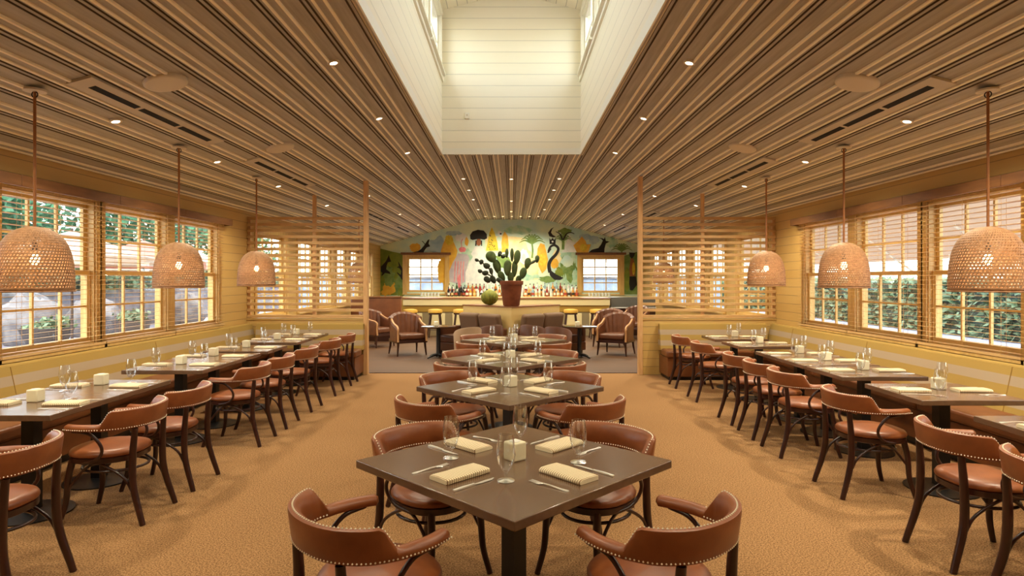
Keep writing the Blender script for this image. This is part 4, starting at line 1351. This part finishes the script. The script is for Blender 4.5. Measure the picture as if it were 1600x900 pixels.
# glasses standing under the two bar windows
t0 = None
for w, (xa, n) in enumerate(((-2.98, 6), (2.60, 7))):
    for k in range(n):
        if t0 is None:
            t0 = MB().lathe([(.030, 0), (.032, .004), (.040, .13), (.0385, .13), (.030, .008), (.004, .007)], 16).build('tumbler', mat('tumbler_glass', (226, 228, 222), .15), smooth=50)
            o = t0; o['category'] = 'glass'
        else:
            o = t0.copy(); COL.objects.link(o)
        place(o, (xa + .11 * k, YB - .55, 1.03), 0, 'pale tumbler, %s from the left under the %s bar window' % (ORD[k], SIDE[-1 if w == 0 else 1]), 'tumblers under the bar windows')
root = empty('service_station', (3.28, YBAR + .1, 0)); tag(root, 'grey mosaic service station at the right end of the bar', 'counter')
MB().box(-.42, .85, 0, .5, 0, .78).build('base', M_dwood, root)
bevel(MB().box(-.44, .87, -.03, .52, .78, .81).build('white_ledge', M_saucer, root), .004)
bevel(MB().box(-.42, .85, 0, .5, .81, 1.09).build('mosaic_front', M_greys, root), .006)

# ------------------------------------------------------------------ outdoors
M_pave = mat('patio_paving', (158, 158, 172), .8, noise=((128, 128, 142), 2.5, 4))
M_leafg = mat('tree_leaf', (34, 84, 58), .6, noise=((58, 110, 74), 2, 2))
M_leafd = mat('hedge_leaf', (62, 92, 62), .6, noise=((116, 136, 104), 3, 2))
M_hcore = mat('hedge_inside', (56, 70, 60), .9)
M_bark = mat('tree_bark', (70, 56, 52), .9)
def canvas(name, rgb):
    m = mat(name, rgb, .8)
    nt = m.node_tree; b = nt.nodes['Principled BSDF']
    out = [n for n in nt.nodes if n.type == 'OUTPUT_MATERIAL'][0]
    t = nt.nodes.new('ShaderNodeBsdfTranslucent'); t.inputs[0].default_value = lin(rgb)
    mx = nt.nodes.new('ShaderNodeMixShader'); mx.inputs[0].default_value = .5
    nt.links.new(b.outputs[0], mx.inputs[1]); nt.links.new(t.outputs[0], mx.inputs[2]); nt.links.new(mx.outputs[0], out.inputs[0])
    return m
M_canvas = canvas('canvas_cream', (206, 188, 170))
M_canvasp = canvas('canvas_pink', (204, 150, 138))
M_rock = mat('boulder_grey', (128, 124, 124), .9, noise=((88, 85, 88), 3, 5), bump=.5, bscale=6)
o = MB().box(-34, 34, -14, 44, -.30, -.12).build('ground_outside', M_pave, smooth=0)
tag(o, 'pale patio paving outside the windows', 'ground', kind='structure')
def crown(n, r, rz, seed, leaf=.11):
    rr = random.Random(seed); q = MB()
    cl = [(Vector((rr.gauss(0, .5), rr.gauss(0, .5), rr.gauss(0, .45)))) for _ in range(22)]
    for _ in range(n):
        c = rr.choice(cl)
        p = c + Vector((rr.gauss(0, .22), rr.gauss(0, .22), rr.gauss(0, .2)))
        p = Vector((p.x * r, p.y * r, p.z * rz))
        a = Vector((rr.uniform(-1, 1), rr.uniform(-1, 1), rr.uniform(-1, 1))).normalized()
        b = a.orthogonal().normalized()
        s = leaf * rr.uniform(.7, 1.4)
        q.poly([p + a * s, p + b * s * .5, p - a * s, p - b * s * .5])
    return q
def tree(x, y, h, r, label, seed, proto=[None]):
    root = empty('shade_tree', (x, y, -.12)); tag(root, label, 'tree', 'trees outside')
    MB().tube([(0, 0, 0), (.05, .03, h * .35), (-.04, .02, h * .75)], [.16, .12, .07], 10).build('trunk', M_bark, root, smooth=60)
    crown(3200, r, r * .75, seed, .16).build('crown', M_leafg, root, smooth=0, loc=(0, 0, h), recalc=False)
tree(-21.0, 15.5, 4.2, 2.5, 'green tree outside the left wall, nearest to the camera of the row', 1)
tree(-19.5, 24.5, 4.6, 2.6, 'green tree outside the left wall, seen through its nearest window', 2)
tree(-20.0, 33.5, 4.6, 2.6, 'green tree outside the left wall, seen through its middle window', 3)
tree(-19.5, 42.5, 4.6, 2.6, 'green tree outside the left wall, seen through its farthest window', 4)
tree(18.5, 17.5, 4.4, 1.9, 'slim tree outside the right wall, seen through its nearest window', 5)
tree(18.5, 25.5, 4.4, 1.9, 'slim tree outside the right wall, seen through its farthest window', 6)
def hedge(x0, x1, y0, y1, h, label, seed):
    rr = random.Random(seed); q = MB()
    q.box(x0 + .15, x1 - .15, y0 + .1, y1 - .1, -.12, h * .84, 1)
    for _ in range(7500):
        u = rr.random()
        p = Vector((rr.uniform(x0, x1), rr.uniform(y0, y1), -.1 + h * rr.uniform(.82, 1.0))) if u < .3 else Vector(((x0 if x0 > 0 or u > .9 else x1) + rr.uniform(-.08, .16) * (1 if x0 > 0 or u > .9 else -1), rr.uniform(y0, y1), -.1 + h * rr.random()))
        a = Vector((rr.uniform(-1, 1), rr.uniform(-1, 1), rr.uniform(-1, 1))).normalized(); b = a.orthogonal().normalized()
        s = rr.uniform(.08, .16)
        q.poly([p + a * s, p + b * s * .55, p - a * s, p - b * s * .55])
    o = q.build('garden_hedge', [M_leafd, M_hcore], smooth=0, recalc=False)
    tag(o, label, 'hedge', kind='stuff')
hedge(13.6, 15.0, 10.5, 42, 1.75, 'clipped green hedge outside the right windows', 8)
hedge(-16.0, -14.6, 9, 40, 2.2, 'green shrubbery behind the patio umbrellas on the left', 9)
root = empty('garden_wall', (-14.0, 25.0, -.12)); tag(root, 'low lavender-grey stone wall outside the left windows', 'wall')
bevel(MB().box(-.2, .2, -17, 17, 0, 1.25).build('wall_body', mat('garden_wall_grey', (92, 90, 98), .9, noise=((128, 126, 132), 2.2, 6)), root), .02)
MB().box(-.26, .26, -17.05, 17.05, 1.25, 1.34).build('coping', M_rock, root)
def umbrella(x, y, m, label):
    root = empty('patio_umbrella', (x, y, -.12)); tag(root, label, 'umbrella', 'patio umbrellas outside the left windows')
    q = MB(); n = 8; r = 1.55
    top = (0, 0, 2.75)
    rim = [(r * math.cos(2 * PI * k / n), r * math.sin(2 * PI * k / n), 2.20) for k in range(n)]
    for k in range(n):
        a, b = rim[k], rim[(k + 1) % n]
        q.poly([top, a, b]); q.poly([a, (a[0], a[1], 2.02), (b[0], b[1], 2.02), b])
    c = q.build('canopy', m, root, smooth=0)
    md = c.modifiers.new('solid', 'SOLIDIFY'); md.thickness = .01
    MB().lathe([(.025, 0), (.025, 2.8)], 10).build('pole', M_bark, root)
    MB().lathe([(.28, 0), (.28, .06), (.05, .09)], 20).build('base', M_rock, root)
umbrella(-9.2, 13.0, M_canvas, 'cream patio umbrella seen through the nearest left window')
umbrella(-12.9, 21.6, M_canvas, 'cream patio umbrella seen in the middle left window')
umbrella(-9.6, 16.2, M_canvasp, 'pinkish patio umbrella seen in the middle left window beside the cream one')
umbrella(-9.3, 20.4, M_canvas, 'cream patio umbrella seen through the farthest left window')
def boulder(x, y, r, h, label, seed):
    rr = random.Random(seed)
    q = MB(); q.ball((0, 0, h * .4), r, r * .8, h * .6, 14, 9)
    q.v = [v * (1 + rr.uniform(-.10, .10)) for v in q.v]
    o = q.build('garden_boulder', M_rock, smooth=25, loc=(x, y, -.12)); tag(o, label, 'boulder', 'boulders on the patio')
boulder(-12.7, 16.4, .8, 1.35, 'large grey boulder outside the nearest left window, in front of the garden wall', 1)
boulder(-12.7, 18.9, .8, 1.15, 'grey boulder outside the nearest left window, beyond the larger boulder', 2)
boulder(-12.7, 24.2, .8, 1.2, 'grey boulder outside the middle left window', 3)
boulder(-12.7, 29.5, .8, 1.1, 'grey boulder outside the farthest left window', 4)
root = empty('patio_planter', (-11.3, 15.1, -.12)); tag(root, 'dark round patio planter bowl outside the nearest left window', 'planter')
MB().lathe([(.30, 0), (.34, .03), (.55, .50), (.58, .56), (.53, .56), (.48, .48), (.02, .46)], 32).build('bowl', mat('slate_bowl', (66, 60, 58), .7), root, smooth=40)
crown(260, .38, .22, 12, .08).build('foliage', M_leafd, root, smooth=0, loc=(0, 0, .62), recalc=False)
root = empty('patio_planter', (-11.0, 18.0, -.12)); tag(root, 'dark round patio planter bowl outside the middle left window', 'planter')
MB().lathe([(.30, 0), (.34, .03), (.50, .50), (.53, .56), (.48, .56), (.44, .48), (.02, .46)], 32).build('bowl', mat('slate_bowl_grey', (84, 76, 74), .7), root, smooth=40)
crown(260, .36, .2, 13, .08).build('foliage', M_leafd, root, smooth=0, loc=(0, 0, .62), recalc=False)
root = empty('garden_wall', (0, YB + 5.5, -.12)); tag(root, 'low grey-blue garden wall outside the bar windows', 'wall')
bevel(MB().box(-9, 9, 0, .3, 0, 1.75).build('wall_body', mat('garden_wall_blue', (120, 136, 160), .9, noise=((150, 164, 180), 2, 5)), root), .01)
MB().box(-9.05, 9.05, -.06, .36, 1.75, 1.83).build('coping', M_rock, root)
root = empty('timber_pergola', (0, YB + 3.0, -.12)); tag(root, 'pale timber pergola outside the bar windows', 'pergola')
for k in range(4):
    MB().box(-6, 6, k * .55 - .04, k * .55 + .04, 2.42, 2.54).build('beam', M_wtrim, root)
for x in (-5.8, -1.2, 1.2, 5.8):
    MB().box(x - .05, x + .05, -.05, .05, 0, 2.42).build('post', M_wtrim, root)
# canvas awning beyond the right windows
root = empty('patio_awning', (6.3, 8.6, 0)); tag(root, 'pale canvas awning on posts outside the right windows', 'awning')
q = MB().prism([(0, 3.1), (3.0, 2.05), (3.0, 2.08), (0, 3.13)], 'Y', -3.6, 14.0)
q.build('canopy', M_canvas, root, smooth=0)
for y in (-3.4, -.6, 2.2, 5.0, 7.8, 10.6, 13.4):
    MB().box(2.93, 3.0, y - .035, y + .035, -.12, 2.04).build('post', M_wtrim, root)
    MB().tube([(2.9, y, 1.5), (1.4, y, 2.55)], .022, 6).build('strut', M_wtrim, root)

# ------------------------------------------------------------------ daylight
w = bpy.data.worlds.new('daylight'); SC.world = w; w.use_nodes = True
bg = w.node_tree.nodes['Background']
sky = w.node_tree.nodes.new('ShaderNodeTexSky')
sky.sky_type = 'NISHITA'; sky.sun_disc = False
sky.sun_elevation = R(50); sky.sun_rotation = R(180); sky.air_density = 1.0; sky.dust_density = 2.0
mx = w.node_tree.nodes.new('ShaderNodeMix'); mx.data_type = 'RGBA'
mx.inputs[0].default_value = .55; mx.inputs[7].default_value = (5.0, 4.7, 4.1, 1)
w.node_tree.links.new(sky.outputs[0], mx.inputs[6]); w.node_tree.links.new(mx.outputs[2], bg.inputs[0])
bg.inputs[1].default_value = 1.55
sun = add_light('sun', 'SUN', None, (0, -10, 20), 1.4, (1, .95, .86), angle=R(2))
sun.rotation_euler = (R(42), 0, 0)

# ------------------------------------------------------------------ camera
cam = bpy.data.cameras.new('camera')
cam.sensor_width = 36; cam.lens = 970 / 1600 * 36
cam.shift_x = 1 / 1600; cam.shift_y = -14 / 1600
cam.clip_start = .05; cam.clip_end = 200
co = bpy.data.objects.new('camera', cam); COL.objects.link(co)
co.location = (0, 0, 1.615); co.rotation_euler = (PI / 2, 0, 0)
SC.camera = co
SC.view_settings.view_transform = 'Standard'
SC.view_settings.look = 'None'
SC.view_settings.gamma = 1
SC.view_settings.use_curve_mapping = False
SC.view_settings.exposure = 0.0
SC.cycles.sample_clamp_indirect = 6.0
SC.cycles.max_bounces = 10
SC.cycles.transparent_max_bounces = 24
